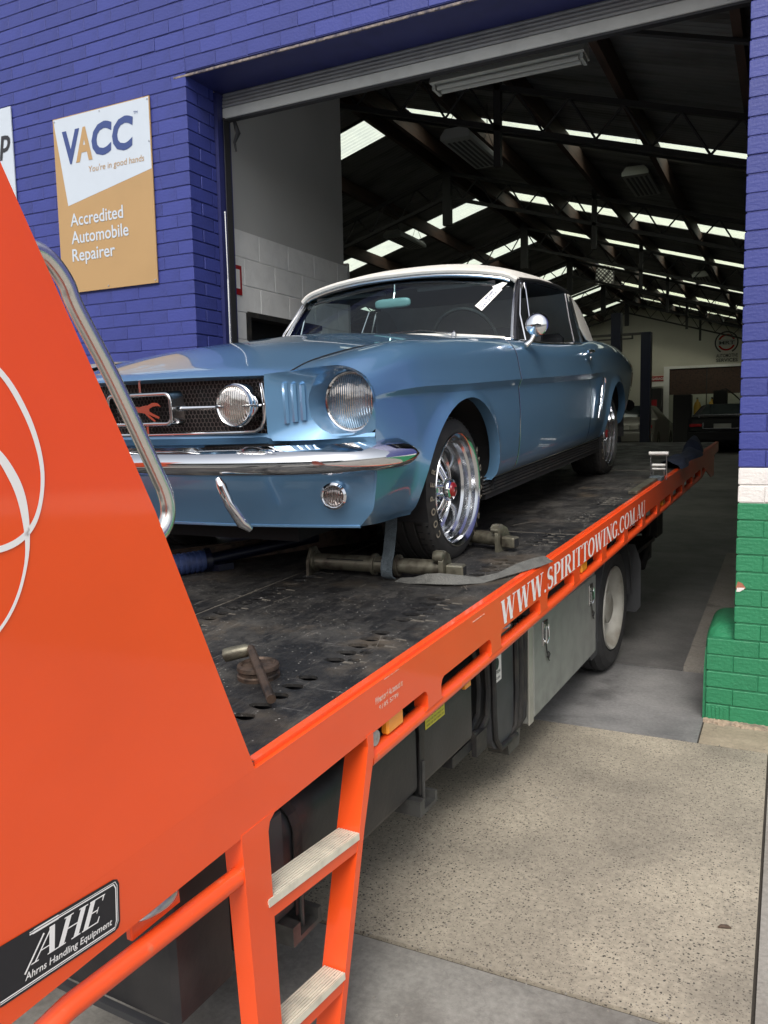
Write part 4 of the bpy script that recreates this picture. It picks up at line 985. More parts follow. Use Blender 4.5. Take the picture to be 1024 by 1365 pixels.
# headboard side panel: leans inboard above its crease, forms one skin with the rail plate
def pl(y, z):                                # point on the leaning upper panel
    return (XR-max(0, z+.7538)*.03, y, z)
b = MB(TF)
up = [(.30, -.7549), (1.186, -.7538), (1.0, -.20), (.97, -.125), (.792, .316), (.72, .50), (.30, .62)]
out = [pl(*p) for p in up]; inn = [(p[0]-.012, p[1], p[2]) for p in out]; n_ = len(up)
b.add(out+inn, [tuple(range(n_)), tuple(range(n_, 2*n_))[::-1]]+[(i, (i+1) % n_, n_+(i+1) % n_, n_+i) for i in range(n_)])
hb = b.build('headboard_panel', M['orange'], TR)
b = MB(TF); b.box(-3.28, XR-.15, .55, .6, ZB, ZB+.12); b.build('headboard', M['frame'], TR)
for fr_, s_ in ((0, 1),):
    far = [(-3.31-(p[0]-XR), p[1], p[2]) for p in out]; fari = [(p[0]+.012, p[1], p[2]) for p in far]
    b = MB(TF); b.add(far+fari, [tuple(range(n_)), tuple(range(n_, 2*n_))[::-1]]+[(i, (i+1) % n_, n_+(i+1) % n_, n_+i) for i in range(n_)]); b.build('headboard_panel', M['orange'], TR)
# crease bead along the seam
# stainless grab handle
hx = XR-.062
path = [(.822, .220), (.848, .218), (.868, .212), (.888, .195), (.905, .170), (.918, .135), (.982, .017), (1.060, -.150), (1.072, -.178), (1.077, -.203), (1.073, -.228), (1.058, -.248), (1.03, -.262), (1.0, -.266)]
P = [Vector((hx, a, c)) for a, c in path]
b = MB(TF); sm_ = []
for i in range(len(P)-1):
    a, c = P[max(i-1, 0)], P[min(i+2, len(P)-1)]
    for k in range(4):
        t = k/4; p0, p1, p2, p3 = a, P[i], P[i+1], c
        sm_.append(.5*((2*p1)+(p2-p0)*t+(2*p0-5*p1+4*p2-p3)*t*t+(3*p1-p0-3*p2+p3)*t**3))
sm_.append(P[-1]); b.tube(sm_, .0138, 18); b.build('grab_handle', M['stainless'], TR, sm=True, ang=60)
# swoosh lettering on the panel
def onp(y, z): p = pl(y, z); return (p[0]+.0014, p[1], p[2])
b = MB(TF)
ribbon(b, [(.62, .12), (.727, .052), (.772, -.02), (.787, -.10), (.770, -.165), (.735, -.198), (.68, -.205), (.60, -.19)], lambda s_, t: .0065+.003*math.sin(s_*PI*2)**2, onp)
ribbon(b, [(.60, .0), (.70, -.055), (.738, -.11), (.748, -.17), (.738, -.235), (.70, -.30), (.62, -.36)], lambda s_, t: .005+.010*math.sin(min(1, s_*1.4)*PI)**2, onp)
b.build('script_stripe', M['letter'], hb)
# AHE maker's plate
AX = Vector((0, .2068, -.030)).normalized(); o_ah = Vector((XR+.0012, .600, -.846))
aX = Vector((0, 1, -.10)).normalized(); aY = Vector((0, .10, 1)).normalized()
def apt(u, v, d=0): return tuple(o_ah+aX*u+aY*v+Vector((d, 0, 0)))
b = MB(TF)
rc = [(0, 0)]+[(.218-.012+.012*math.cos(a), .012+.012*math.sin(a)) for a in (-PI/2, -PI/4, 0)]+[(.218-.012+.012*math.cos(a), .088-.012+.012*math.sin(a)) for a in (0, PI/4, PI/2)]+[(0, .088)]
b.add([apt(u, v+.008) for u, v in rc], [tuple(range(len(rc)))]); ap = b.build('maker_plate', M['black'], TR)
def line(b, pts, w_, d):
    for q in stroke(pts, lambda s_, t: w_): b.add([apt(u, v, d) for u, v in q], [(0, 1, 2, 3)])
b = MB(TF)
for off_, w_ in ((.005, .0012), (.008, .0022)):
    line(b, [(0, off_+.008), (.218-.012, off_+.008), (.218-off_, off_+.018), (.218-off_, .088-off_), (.214-off_, .096-off_), (.205-off_, .096-off_), (.05, .096-off_)], w_, .0008)
serif_text(b, 'AHE', apt(.050, .042), aX, aY, .125, .040, .42, 0.0, off=.001)
line(b, [(.055, .087), (.10, .087)], .0022, .0008); line(b, [(.057, .092), (.10, .092)], .0016, .0008)
text(b, 'Ahrns Handling Equipment', apt(.040, .024), aX, aY, .160, .0105, .012, .15, off=.001)
for q in stroke([(.040, .030), (.074, .074)], lambda s_, t: .003): b.add([apt(u, v+.004, .0009) for u, v in q], [(0, 1, 2, 3)])
b.build('lettering', M['letter'], ap)
# web address
b = MB(TF); serif_text(b, 'WWW.SPIRITTOWING.COM.AU', (XR, 2.545, -.862), (0, 1, -.006), (0, 0, 1), 2.42, .088, .05, .03, off=.0012); b.build('web_lettering', M['letter'], TR)
b = MB(TF); serif_text(b, 'WWW.SPIRIT', (XR, 6.05, -.845), (0, 1, 0), (0, 0, 1), 1.15, .062, 0, .03, off=.0012); b.build('web_lettering', M['orangew'], TR)
b = MB(TF); text(b, 'Wreckord Automotive', (XR, 1.665, -.806), (0, 1, -.01), (0, 0, 1), .150, .017, .03, .2); text(b, '9785 5799', (XR, 1.685, -.828), (0, 1, -.01), (0, 0, 1), .105, .012, .02); b.build('dealer_sticker', M['letterpink'], TR)
b = MB(TF); b.box(XR+.0003, XR+.0012, 2.30, 2.40, -.776, -.774); b.box(XR+.0003, XR+.001, 1.72, 1.80, -.758, -.7575); b.build('scratch', M['letterpink'], TR)
# ladder: two box legs and ribbed alloy treads, lower pipe
b = MB(TF); b.prism([(1.128, -.868), (1.212, -.868), (1.203, -1.62), (1.134, -1.62)], XR-.045, XR+.001, 'x'); b.build('ladder_leg', M['orange'], TR)
b = MB(TF); b.prism([(1.618, -.868), (1.650, -.868), (1.648, -.93), (1.582, -1.10), (1.412, -1.62), (1.388, -1.62), (1.558, -1.094), (1.622, -.90)], XR-.064, XR+.001, 'x'); b.build('ladder_leg', M['orange'], TR)
b = MB(TF); b.prism([(1.208, -.868), (1.245, -.868), (1.219, -.885), (1.210, -.91)], XR-.012, XR+.0005, 'x'); b.build('ladder_gusset', M['orange'], TR)
for za, zb_, ya, yb_ in ((-1.045, -1.092, 1.192, 1.552), (-1.362, -1.402, 1.192, 1.452)):
    b = MB(TF); b.add([(XR-.045, ya, za-.048), (XR+.0, ya, za-.048), (XR+.0, yb_, zb_-.048), (XR-.045, yb_, zb_-.048), (XR-.045, ya, za-.012), (XR, ya, za-.012), (XR, yb_, zb_-.012), (XR-.045, yb_, zb_-.012)], [(0, 3, 2, 1), (4, 5, 6, 7), (0, 1, 5, 4), (1, 2, 6, 5), (2, 3, 7, 6), (3, 0, 4, 7)])
    st = b.build('ladder_rung', M['orangew'], TR)
    b = MB(TF); n_ = 8; W_ = .058
    for i in range(n_):
        xa = XR-.055+i*W_/n_; b.add([(xa+p, y, z+q) for q in (0, .010) for (y, z) in ((ya, za-.010), (yb_, zb_-.010)) for p in (0, W_/n_-.0025)], [(0, 2, 3, 1), (4, 5, 7, 6), (0, 1, 5, 4), (2, 6, 7, 3), (0, 4, 6, 2), (1, 3, 7, 5)])
    b.add([(XR-.056, ya, za-.012), (XR+.004, ya, za-.012), (XR+.004, yb_, zb_-.012), (XR-.056, yb_, zb_-.012), (XR-.056, ya, za-.004), (XR+.004, ya, za-.004), (XR+.004, yb_, zb_-.004), (XR-.056, yb_, zb_-.004)], [(0, 3, 2, 1), (4, 5, 6, 7), (0, 1, 5, 4), (1, 2, 6, 5), (2, 3, 7, 6), (3, 0, 4, 7)])
    b.add([(XR+.0025, ya, za-.018), (XR+.0045, ya, za-.018), (XR+.0045, yb_, zb_-.018), (XR+.0025, yb_, zb_-.018), (XR+.0025, ya, za), (XR+.0045, ya, za), (XR+.0045, yb_, zb_), (XR+.0025, yb_, zb_)], [(0, 3, 2, 1), (4, 5, 6, 7), (0, 1, 5, 4), (1, 2, 6, 5), (2, 3, 7, 6), (3, 0, 4, 7)])
    b.build('ribbed_tread', M['alu'], st)
    b = MB(TF)
    for y_, z_ in ((ya+.02, za), (yb_-.02, zb_)): b.lathe([(.001, .002), (.004, .001), (.005, 0)], TF @ Matrix.Translation((XR-.015, y_, z_)) @ Matrix.Rotation(-PI/2, 4, 'Y'), 8)
    b.build('tread_screw', M['rust'], st)
b = MB(TF); b.tube([(XR-.02, .30, -1.02), (XR-.02, .60, -.985), (XR-.02, .66, -.945), (XR-.02, .72, -.938), (XR-.02, 1.13, -.962)], .0195, 14); b.build('lower_pipe', M['orangew'], TR, sm=True)
# lamps let into the rail
def clear_lamp(y, z, s_=1, fr=TF):
    b = MB(fr); b.box(XR-.045, XR-.030, y-.05*s_, y+.05*s_, z-.03*s_, z+.02*s_, .003); base = b.build('lamp_bracket', M['orange'], TR)
    b = MB(fr)
    def f(u, v):
        a = u*2*PI; r = math.sin(v*PI/2); return (XR-.030+.022*math.cos(v*PI/2), y+.044*s_*r*math.cos(a)*(1+.0*v), z+.012*s_*r*math.sin(a)*(1.1+.4*math.cos(a)))
    b.grid(f, 20, 6); b.build('clear_marker_lamp', M['clear'], base, sm=True)
clear_lamp(.925, -.893, 1.2); clear_lamp(2.655, -.893, .85); clear_lamp(4.72, -.895, .8)
for y in (1.79, 3.655, 5.63):
    b = MB(TF); b.box(XR-.035, XR-.010, y-.045, y+.045, -.925, -.875, .006); b.build('amber_reflector', M['amber'], TR)
b = MB(TF); b.lathe([(.001, .02), (.02, .018), (.03, .008), (.033, 0)], TF @ Matrix.Translation((XR-.03, 1.685, -.905)), 16); b.build('round_lamp', M['clear'], TR, sm=True)
# --- chassis
KX = XR-.12
b = MB(KF); b.box(-2.45, -2.37, -.5, 6.9, -1.2, -.99); b.box(-1.87, -1.79, -.5, 6.9, -1.2, -.99); b.build('chassis_rail', M['frame'], TR)
b = MB(KF); [b.box(-2.45, -1.79, y, y+.08, -1.15, -1.05) for y in (.2, 1.4, 2.6, 3.8, 5.6, 6.7)]; b.build('cross_member', M['frame'], TR)
def rounded(y0, y1, z0, z1, r, n=5, corners=(1, 1, 1, 1)):
    pts = []
    for (cy_, cz_, a0, on) in ((y1-r, z0+r, -90, corners[0]), (y1-r, z1-r, 0, corners[1]), (y0+r, z1-r, 90, corners[2]), (y0+r, z0+r, 180, corners[3])):
        if on: pts += [(cy_+r*math.cos(rad(a0+90*i/n)), cz_+r*math.sin(rad(a0+90*i/n))) for i in range(n+1)]
        else: pts.append((cy_+r*(1 if a0 in (-90, 0) else -1), cz_+r*(1 if a0 in (0, 90) else -1)))
    return pts
def long_tank(y0, y1, m_, name):
    # section in x,z extruded along y with rounded outer shoulder
    sec = [(KX-.5, -1.215), (KX-.03, -1.225)]+[(KX-.03+.03*math.sin(rad(a)), -1.195-.03*math.cos(rad(a))) for a in (0, 30, 60, 90)]+[(KX, -1.02)]+[(KX-.07+.07*math.cos(rad(a)), -1.02+.07*math.sin(rad(a))) for a in (15, 30, 45, 60, 75, 90)]+[(KX-.5, -.95)]
    b = MB(KF); b.prism(sec, y0, y1, 'y'); return b.build(name, m_, TR, sm=True, ang=40)
t1 = long_tank(1.30, 2.14, M['tank'], 'fuel_tank'); t2 = long_tank(2.17, 2.58, M['tank'], 'fuel_tank')
b = MB(KF); b.box(KX-.35, KX+.004, 1.36, 1.44, -1.19, -.94, .004); b.build('tank_recess', M['tankg'], t1)
for y in (1.475, 2.15):
    sec = [(KX+.004, -1.23), (KX+.008, -1.02)]+[(KX-.07+.078*math.cos(rad(a)), -1.02+.078*math.sin(rad(a))) for a in (15, 35, 55, 75, 90)]+[(KX-.3, -.942)]
    q = MB(KF); n_ = len(sec); vs = [(x, y+d, z) for d in (0, .035) for x, z in sec]; q.add(vs, [(i, i+1, n_+i+1, n_+i) for i in range(n_-1)]); q.build('tank_strap', M['frame'], TR, thick=.004)
    q = MB(KF); q.tube([(KX+.008, y+.018, -1.12), (KX+.008, y+.018, -1.27)], .006, 8); q.build('strap_bolt', M['galv'], TR)
    q = MB(KF); q.prism([(y-.05, -1.275), (y+.07, -1.275), (y+.07, -1.235), (y+.055, -1.235), (y+.055, -1.262), (y-.02, -1.262), (y-.02, -1.225), (y-.05, -1.225)], KX-.28, KX+.03, 'x'); q.build('tank_bracket', M['galv'], TR)
b = MB(KF); b.box(KX+.001, KX+.0025, 2.205, 2.35, -1.035, -.985); yl = b.build('warning_label', M['yellow'], t2)
b = MB(KF)
for i in range(3): text(b, 'DIESEL FUEL ONLY CHECK CAP', (KX+.0025, 2.212, -1.002-i*.013), (0, 1, 0), (0, 0, 1), .128, .007)
b.build('lettering', M['black'], yl)
b = MB(KF); b.box(KX-.004, KX+.014, 2.50, 2.55, -1.0, -.93, .003); b.build('amber_reflector', M['amber'], TR)
# recess and hydraulic gear between tank and guard
b = MB(KF); b.box(KX-.6, KX-.45, 2.58, 3.2, -1.25, -.9); b.build('back_plate', M['frame'], TR)
def cv(y0, y1, z0, z1, th, name, m_, d0, d1):
    outer = rounded(y0, y1, z0, z1, .12, 6, (1, 0, 0, 1)); inner = rounded(y0+th, y1-th, z0+th, z1-.0, .10, 6, (1, 0, 0, 1))
    b = MB(KF); n_ = len(outer)
    vs = [(x, y, z) for x in (d0, d1) for lp in (outer, inner) for y, z in lp]
    fs = []
    for i in range(n_):
        j = (i+1) % n_
        fs += [(i, j, n_+j, n_+i), (2*n_+i, 3*n_+i, 3*n_+j, 2*n_+j), (i, 2*n_+i, 2*n_+j, j), (n_+i, n_+j, 3*n_+j, 3*n_+i)]
    b.add(vs, fs); return b.build(name, m_, TR, sm=True, ang=40)
b = MB(KF); b.prism([(2.60, -1.21), (2.80, -1.24), (2.80, -.93), (2.60, -.93)], KX-.45, KX-.20, 'x'); b.build('hydraulic_tank', M['tank'], TR)
b = MB(KF)
arcp = [(2.62, -1.22), (2.70, -1.235), (2.77, -1.20), (2.785, -1.10), (2.77, -.99), (2.73, -.93)]
b.tube([(KX-.02, y, z) for y, z in arcp], .014, 8); b.tube([(KX-.05, y-.02, z+.01) for y, z in arcp], .012, 8); b.build('curved_hose', M['frame'], TR, sm=True)
b = MB(KF); b.prism(rounded(2.79, 3.04, -1.36, -.90, .07, 5, (1, 0, 0, 1)), KX-.35, KX-.01, 'x'); gp = b.build('battery_cover', M['tankg'], TR, sm=True)
for dy in (.0, .055, .10):
    b = MB(KF); b.tube([(KX-.004, 3.055+dy, -.9), (KX-.004, 3.06+dy, -1.2), (KX-.004, 3.045+dy, -1.33), (KX-.03, 3.02+dy, -1.385)], .013, 8); b.build('rubber_edge', M['frame'], TR, sm=True)
b = MB(KF); b.tube([(KX, 2.795, -.9), (KX, 2.80, -1.2), (KX, 2.81, -1.30), (KX, 2.86, -1.36), (KX, 3.04, -1.372)], .012, 8); b.build('rubber_edge', M['frame'], TR, sm=True)
b = MB(KF); b.box(KX-.0085, KX-.007, 2.80, 2.90, -1.09, -.975); cl = b.build('caution_label', M['paper'], TR)
b = MB(KF); text(b, 'CAUTION', (KX-.007, 2.81, -1.055), (0, 1, 0), (0, 0, 1), .075, .012, .02); text(b, 'KEEP CLEAR', (KX-.007, 2.81, -1.078), (0, 1, 0), (0, 0, 1), .075, .009, .01)
b.lathe([(.001, .0), (.024, 0)], KF @ Matrix.Translation((KX-.006, 2.85, -1.015)), 16); b.build('lettering', M['black'], cl)
b = MB(KF); b.box(KX-.5, KX-.02, 2.45, 2.72, -1.275, -1.235); b.box(KX-.02, KX+.0, 2.62, 2.72, -1.30, -1.22); b.build('step_bracket', M['frame'], TR)
b = MB(KF); b.prism([(2.98, -1.44), (3.10, -1.44), (3.12, -1.37), (2.96, -1.37)], KX-.1, KX-.01, 'x'); b.build('step_bracket', M['galv'], TR)
# tool box
b = MB(KF); b.box(KX-.5, KX-.004, 3.20, 4.30, -1.392, -.93, .004); tbx = b.build('toolbox', M['alup'], TR)
b = MB(KF); b.box(KX-.006, KX+.006, 3.255, 4.285, -1.375, -.95, .004); b.build('toolbox_door', M['alup'], tbx)
b = MB(KF); b.box(KX-.004, KX+.004, 3.195, 3.25, -1.395, -.93, .002); b.build('toolbox_edge', M['alutrim'], tbx)
for y in (3.40, 4.17):
    b = MB(KF); b.box(KX+.006, KX+.012, y-.035, y+.035, -1.09, -.98, .003); la = b.build('latch', M['chromed'], tbx)
    b = MB(KF); b.tube([(KX+.02, y+.015, -1.0), (KX+.02, y+.02, -1.06), (KX+.016, y, -1.085), (KX+.02, y-.02, -1.06), (KX+.02, y-.015, -1.0)], .004, 6); b.box(KX+.012, KX+.022, y-.012, y+.012, -1.07, -1.02, .002); b.build('latch_handle', M['chrome'], la, sm=True) if False else b.build('latch_hasp', M['chrome'], tbx)
    b = MB(KF); b.tube([(KX+.014, y, -1.09), (KX+.015, y+.01, -1.13), (KX+.015, y+.035, -1.16), (KX+.015, y+.05, -1.145), (KX+.015, y+.03, -1.13), (KX+.015, y+.015, -1.15), (KX+.015, y+.04, -1.175)], .003, 6); b.build('padlock_clip', M['frame'], tbx)
b = MB(KF); b.box(-3.2, -2.7, 1.3, 4.3, -1.35, -.95); b.build('far_side_box', M['frame'], TR)
b = MB(KF); b.box(KX-.42, KX-.01, 1.08, 1.265, -1.25, -.93, .012); b.build('battery_box', M['tank'], TR)
b = MB(KF); b.box(KX-.42, KX-.012, 1.066, 1.082, -1.262, -1.246); b.box(KX-.3, KX-.05, 1.27, 1.31, -1.2, -.95, .005); b.build('box_lip', M['tankg'], TR)
# wheels and guards
def truck_wheel(x, yy, zz, s_):
    fr = KF @ Matrix.Translation((x, yy, zz)) @ Matrix.Diagonal((s_, 1, 1, 1))
    prof = [(.245, -.02), (.27, .0), (.33, .005), (.365, -.012), (.380, -.035), (.388, -.040), (.388, -.070), (.378, -.074), (.378, -.082), (.388, -.086), (.390, -.125), (.379, -.128), (.379, -.137), (.390, -.14), (.388, -.185), (.378, -.19), (.378, -.2), (.386, -.205), (.384, -.235), (.36, -.26), (.24, -.26)]
    b = MB(); b.lathe(prof, fr, 56); t = b.build('wheel', M['rubbert'], TR, sm=True, ang=30)
    b = MB(); b.lathe([(.244, .0), (.252, .004), (.256, -.004), (.246, -.012), (.232, -.03), (.215, -.10), (.205, -.135), (.16, -.145), (.12, -.13), (.10, -.12), (.095, -.03), (.07, -.02), (.001, -.02)], fr, 40); b.build('rim', M['rim'], t, sm=True, ang=30)
    b = MB()
    for k in range(6):
        a = k*PI/3; b.lathe([(.001, .02), (.012, .02), (.014, 0)], fr @ Matrix.Translation((-.12, .145*math.cos(a), .145*math.sin(a))), 8)
    b.build('wheel_nut', M['galv'], t)
WZ = -1.675+.388
truck_wheel(XR-.162, 4.90, WZ, 1); truck_wheel(XR-.46, 4.90, WZ, 1); truck_wheel(-3.15, 4.90, WZ, -1)
b = MB(KF)
n_ = 16; R0 = .455
pa = [(4.90-R0*math.cos(rad(a)), WZ+R0*math.sin(rad(a))) for a in [-12+i*(180+14)/n_ for i in range(n_+1)]]
def guardf(u, v): i = u*n_; y, z = pa[int(round(i))]; return (KX-.03-.30*(1-v), y, z)
b.grid(guardf, n_, 3); mg = b.build('mudguard', M['tankg'], TR, sm=True, thick=.006)
b = MB(KF)
for y, z in (0, 0),: pass
n2 = len(pa); vs = [(KX-.028, y, z) for y, z in pa]+[(KX-.028, 4.90+(y-4.90)*.945, WZ+(z-WZ)*.945) for y, z in pa]; b.add(vs, [(i, i+1, n2+i+1, n2+i) for i in range(n2-1)]); b.build('guard_lip', M['tankg'], mg, thick=.004)
b = MB(KF); b.prism(rounded(4.33, 4.475, WZ-.17, WZ-.07, .03), KX-.33, KX-.035, 'x'); b.build('guard_foot', M['tankg'], mg)
b = MB(KF); b.prism([(KX-.34, -.98), (KX-.03, -.98), (KX+.01, -1.10), (KX+.01, -1.40), (KX-.02, -1.44), (KX-.30, -1.44), (KX-.34, -1.40)], 5.42, 5.432, 'y'); b.build('mudflap', M['tankg'], TR)
# under tail clutter
b = MB(KF); b.box(-2.5, -1.25, 6.75, 6.9, -1.13, -1.0); b.box(-1.30, -1.24, 6.7, 6.95, -1.15, -.98); b.build('rear_underrun', M['frame'], TR)
b = MB(KF); b.tube([(-1.28, 6.5, -1.02), (-1.25, 6.3, -1.20), (-1.26, 6.2, -1.30)], [.03, .035, .03], 8); b.box(-1.34, -1.24, 6.35, 6.5, -1.28, -1.1, .01); b.build('tilt_lever', M['frame'], TR)
b = MB(KF); b.box(-1.5, -1.2, 5.6, 6.4, -1.12, -1.09); b.box(-1.6, -1.25, 5.7, 6.1, -1.22, -1.2); b.box(-1.7, -1.2, 5.5, 5.52, -1.25, -1.05); b.build('tail_light_board', M['frame'], TR)
b = MB(KF); b.box(-1.45, -1.2, 5.53, 5.56, -1.2, -1.12); b.build('tail_lamp', M['rred'], TR)

# ================================================================== GEAR LYING ON THE DECK
def T_(x, y, z=ZB): return TF @ Matrix.Translation((x, y, z))
# winch post with capstan and ratchet bar
fr = T_(-1.296, 1.592)
o = empty('ratchet_bar', 'rusty ratchet bar with worn socket resting on the round capstan near the orange panel', 'ratchet bar', fr)
b = MB(fr); b.lathe([(.056, 0), (.056, .010), (.052, .013), (.052, .022), (.056, .025), (.054, .034), (.045, .038), (.040, .032), (.030, .036), (.001, .036)], fr @ Matrix.Rotation(-PI/2, 4, 'Y'), 28); b.build('capstan', M['rust'], o, sm=True)
ba = Vector((-.045, .03, .060)); bb = Vector((.170, -.170, .028))
b = MB(fr); b.tube([tuple(ba), tuple(bb)], .0115, 12); b.build('bar', M['rust'], o, sm=True, ang=50)
b = MB(fr); b.tube([(-.045, .03, .060), (-.056, .025, .056), (-.112, .005, .042)], [.010, .018, .019], 14); b.build('socket', M['zinc'], o, sm=True, ang=50)
# wheel chock bars
def chock_bar(x0, x1, y0, y1, label, full):
    d = Vector((x1-x0, y1-y0, 0)); L_ = d.length; a = math.atan2(d.y, d.x)
    fr = T_(x0, y0, ZB) @ Matrix.Rotation(a, 4, 'Z'); o = empty('chock_bar', label, 'wheel chock', fr, 'steel wheel chock bars on the deck')
    r = .032
    b = MB(fr); b.tube([(0, 0, r+.016), (L_*.62, 0, r+.016)], r, 18); b.tube([(L_*.60, 0, r+.016), (L_*.93, 0, r+.016)], r*.92, 18); b.build('bar_tube', M['zinc'], o, sm=True, ang=50)
    for xs, xe in ((.08, .24), (.27, .38)) if full else ():
        b = MB(fr); b.tube([(xs, -r*.62, r*1.78+.016-.012), (xe, -r*.62, r*1.78+.016-.012)], .009, 8); b.build('slot', M['dark'], o)
    for x in (.01, L_*.44, L_*.60):
        b = MB(fr); b.lathe([(r, 0), (r+.010, 0), (r+.010, .012), (r, .012)], fr @ Matrix.Translation((x, 0, r+.016)), 20); b.build('collar', M['zinc'], o, sm=True, ang=50)
    b = MB(fr); b.prism([(-.055, 0), (.055, 0), (.050, .06), (.02, .105), (-.02, .105), (-.05, .06)], 0, .012, 'x'); b.build('end_plate', M['zinc'], o)
    b = MB(fr); b.prism([(-.045, .0), (.05, .0), (.052, .05), (.03, .095), (-.01, .115), (-.045, .08)], L_*.90, L_*.93, 'x'); b.lathe([(.02, 0), (.024, .01), (.024, .04), (.01, .045), (.001, .045)], fr @ Matrix.Translation((L_*.86, -.02, .095)), 14); b.build('cam', M['zinc'], o, sm=True, ang=40)
    b = MB(fr); b.box(L_*.93, L_*1.04, -.024, .024, .018, .064, .005); b.build('socket_block', M['zinc'], o)
    b = MB(fr); b.box(L_*1.0, L_*1.041, -.017, .017, .025, .057); b.build('socket_hole', M['dark'], o)
    return o
chock_bar(-1.815, -1.20, 2.62, 2.665, 'olive steel chock bar in front of the car front tyre, strap over it', True)
chock_bar(-1.75, -1.19, 3.33, 3.205, 'steel chock bar behind the car front tyre, seen beside the wheel', False)
# strap from the underbody over the bar and along the deck to the rail
o = empty('tie_down_strap', 'grey webbing strap hanging behind the bumper, over the chock bar and out to the rail', 'strap', T_(-1.4, 2.6))
b = MB(TF); w_ = .021
def web(pts, name, m_, wid, hint):
    q = MB(TF); P = [Vector(p) for p in pts]; vs = []
    for i, p in enumerate(P):
        t = (P[min(i+1, len(P)-1)]-P[max(i-1, 0)]).normalized(); h_ = Vector(hint[i] if isinstance(hint, list) else hint); s_ = (h_-t*h_.dot(t)).normalized()*wid
        vs += [tuple(p-s_), tuple(p+s_)]
    q.add(vs, [(2*i, 2*i+1, 2*i+3, 2*i+2) for i in range(len(P)-1)]); return q.build(name, m_, o, sm=True, ang=60, thick=.0025)
web([(-1.462, 2.66, -.46), (-1.462, 2.645, -.55), (-1.460, 2.612, -.645), (-1.458, 2.592, -.67), (-1.456, 2.580, -.70), (-1.456, 2.582, -.725), (-1.455, 2.605, -.739)], 'hanging_length', M['strapblue'], .024, (1, .0, 0))
pts = [(-1.42, 2.60, ZB+.006), (-1.36, 2.59, ZB+.010), (-1.30, 2.585, ZB+.022), (-1.24, 2.58, ZB+.028), (-1.18, 2.61, ZB+.022), (-1.12, 2.68, ZB+.008), (-1.07, 2.77, ZB+.012), (-1.03, 2.87, ZB+.020), (-1.005, 2.98, ZB+.016), (-.99, 3.08, ZB+.010)]
hin = [(0, 1, .1), (0, 1, .3), (0, 1, .9), (.1, 1, 1.2), (-.5, 1, .9), (-.6, .6, .25), (-.9, .3, .1), (-.9, .2, .6), (-.9, .1, .8), (-1, .1, .5)]
web(pts, 'loose_length', M['oldstrap'], .022, hin)
# blue ratchet strap bar under the car nose
o = empty('winch_bar', 'blue ribbed winch bar lying on the deck under the car nose', 'winch bar', T_(-2.3, 2.6))
b = MB(TF)
hel = []
b.tube([(-2.62, 1.95, ZB+.04), (-2.275, 2.50, ZB+.045)], .042, 16); b.build('bar_tube', M['bluepl'], o, sm=True, ang=50)
b = MB(TF); d_ = Vector((.345, .55, .005))
for i in range(30):
    t = i/30; p = Vector((-2.62, 1.95, ZB+.04))+d_*t; b.tube([tuple(p), tuple(p+d_*.016)], .046, 14)
b.build('spring_coil', M['bluepl'], o, sm=True, ang=50)
b = MB(TF); b.tube([(-2.275, 2.50, ZB+.045), (-2.262, 2.52, ZB+.045)], .05, 14); b.tube([(-2.262, 2.52, ZB+.045), (-2.05, 3.0, ZB+.06)], .026, 12); b.prism([(-2.26, 2.50), (-2.20, 2.50), (-2.17, 2.56), (-2.23, 2.56)], ZB+.004, ZB+.03, 'z'); b.build('bar_end', M['liftblue'], o, sm=True, ang=50)
o = empty('steel_channel', 'worn brown steel channel lying behind the blue winch bar under the car', 'steel bar', T_(-2.4, 2.8))
b = MB(TF @ Matrix.Translation((-2.72, 2.15, ZB)) @ Matrix.Rotation(rad(-35), 4, 'Z')); b.prism([(-.03, 0), (.03, 0), (.03, .07), (.024, .07), (.024, .006), (-.024, .006), (-.024, .07), (-.03, .07)], 0, 1.4, 'y'); b.build('channel', M['rust'], o)
# tie down stake with white rollers on the far rail
fr = T_(-1.025, 5.56)
o = empty('strap_winder', 'upright steel strap winder with two white rollers standing on the tray edge', 'strap winder', fr)
b = MB(fr); [b.tube([(x, 0, 0), (x, 0, .17)], .004, 6) for x in (-.05, .05)]; b.tube([(-.035, 0, 0), (-.035, 0, .10)], .004, 6); b.tube([(.035, 0, 0), (.035, 0, .10)], .004, 6); b.build('frame', M['chromed'], o)
for z, w_, r in ((.178, .062, .012), (.10, .042, .009), (.075, .042, .006)):
    b = MB(fr); b.tube([(-w_, 0, z), (w_, 0, z)], r, 10); b.build('roller', M['paper'], o, sm=True)
b = MB(fr); b.box(-.05, .03, -.06, .03, .0, .028, .004); b.build('base', M['strapblue'], o)
b = MB(TF); b.box(-1.075, -1.02, 4.88, 5.50, ZB+.001, ZB+.022, .003); o = b.build('steel_angle', M['zinc'], label='pale steel angle strip on the tray edge before the strap winder', cat='steel strip')
fr = T_(-1.06, 6.9)
def ragf(u, v):
    x = -.09+.17*u; y = -.75+1.3*v; h_ = .03+.035*math.sin(PI*u)*(.6+.6*math.sin(v*9)+.5*math.sin(v*17+u*5))+(.07 if v > .8 else 0)*math.sin(PI*u)
    return (x+.02*math.sin(v*11), y, max(.002, h_ if 0 < u < 1 else .002))
b = MB(fr); b.grid(ragf, 10, 40); b.build('blue_rag', M['rag'], sm=True, ang=80, label='dark blue strap and cloth heaped along the far tray edge', cat='cloth')
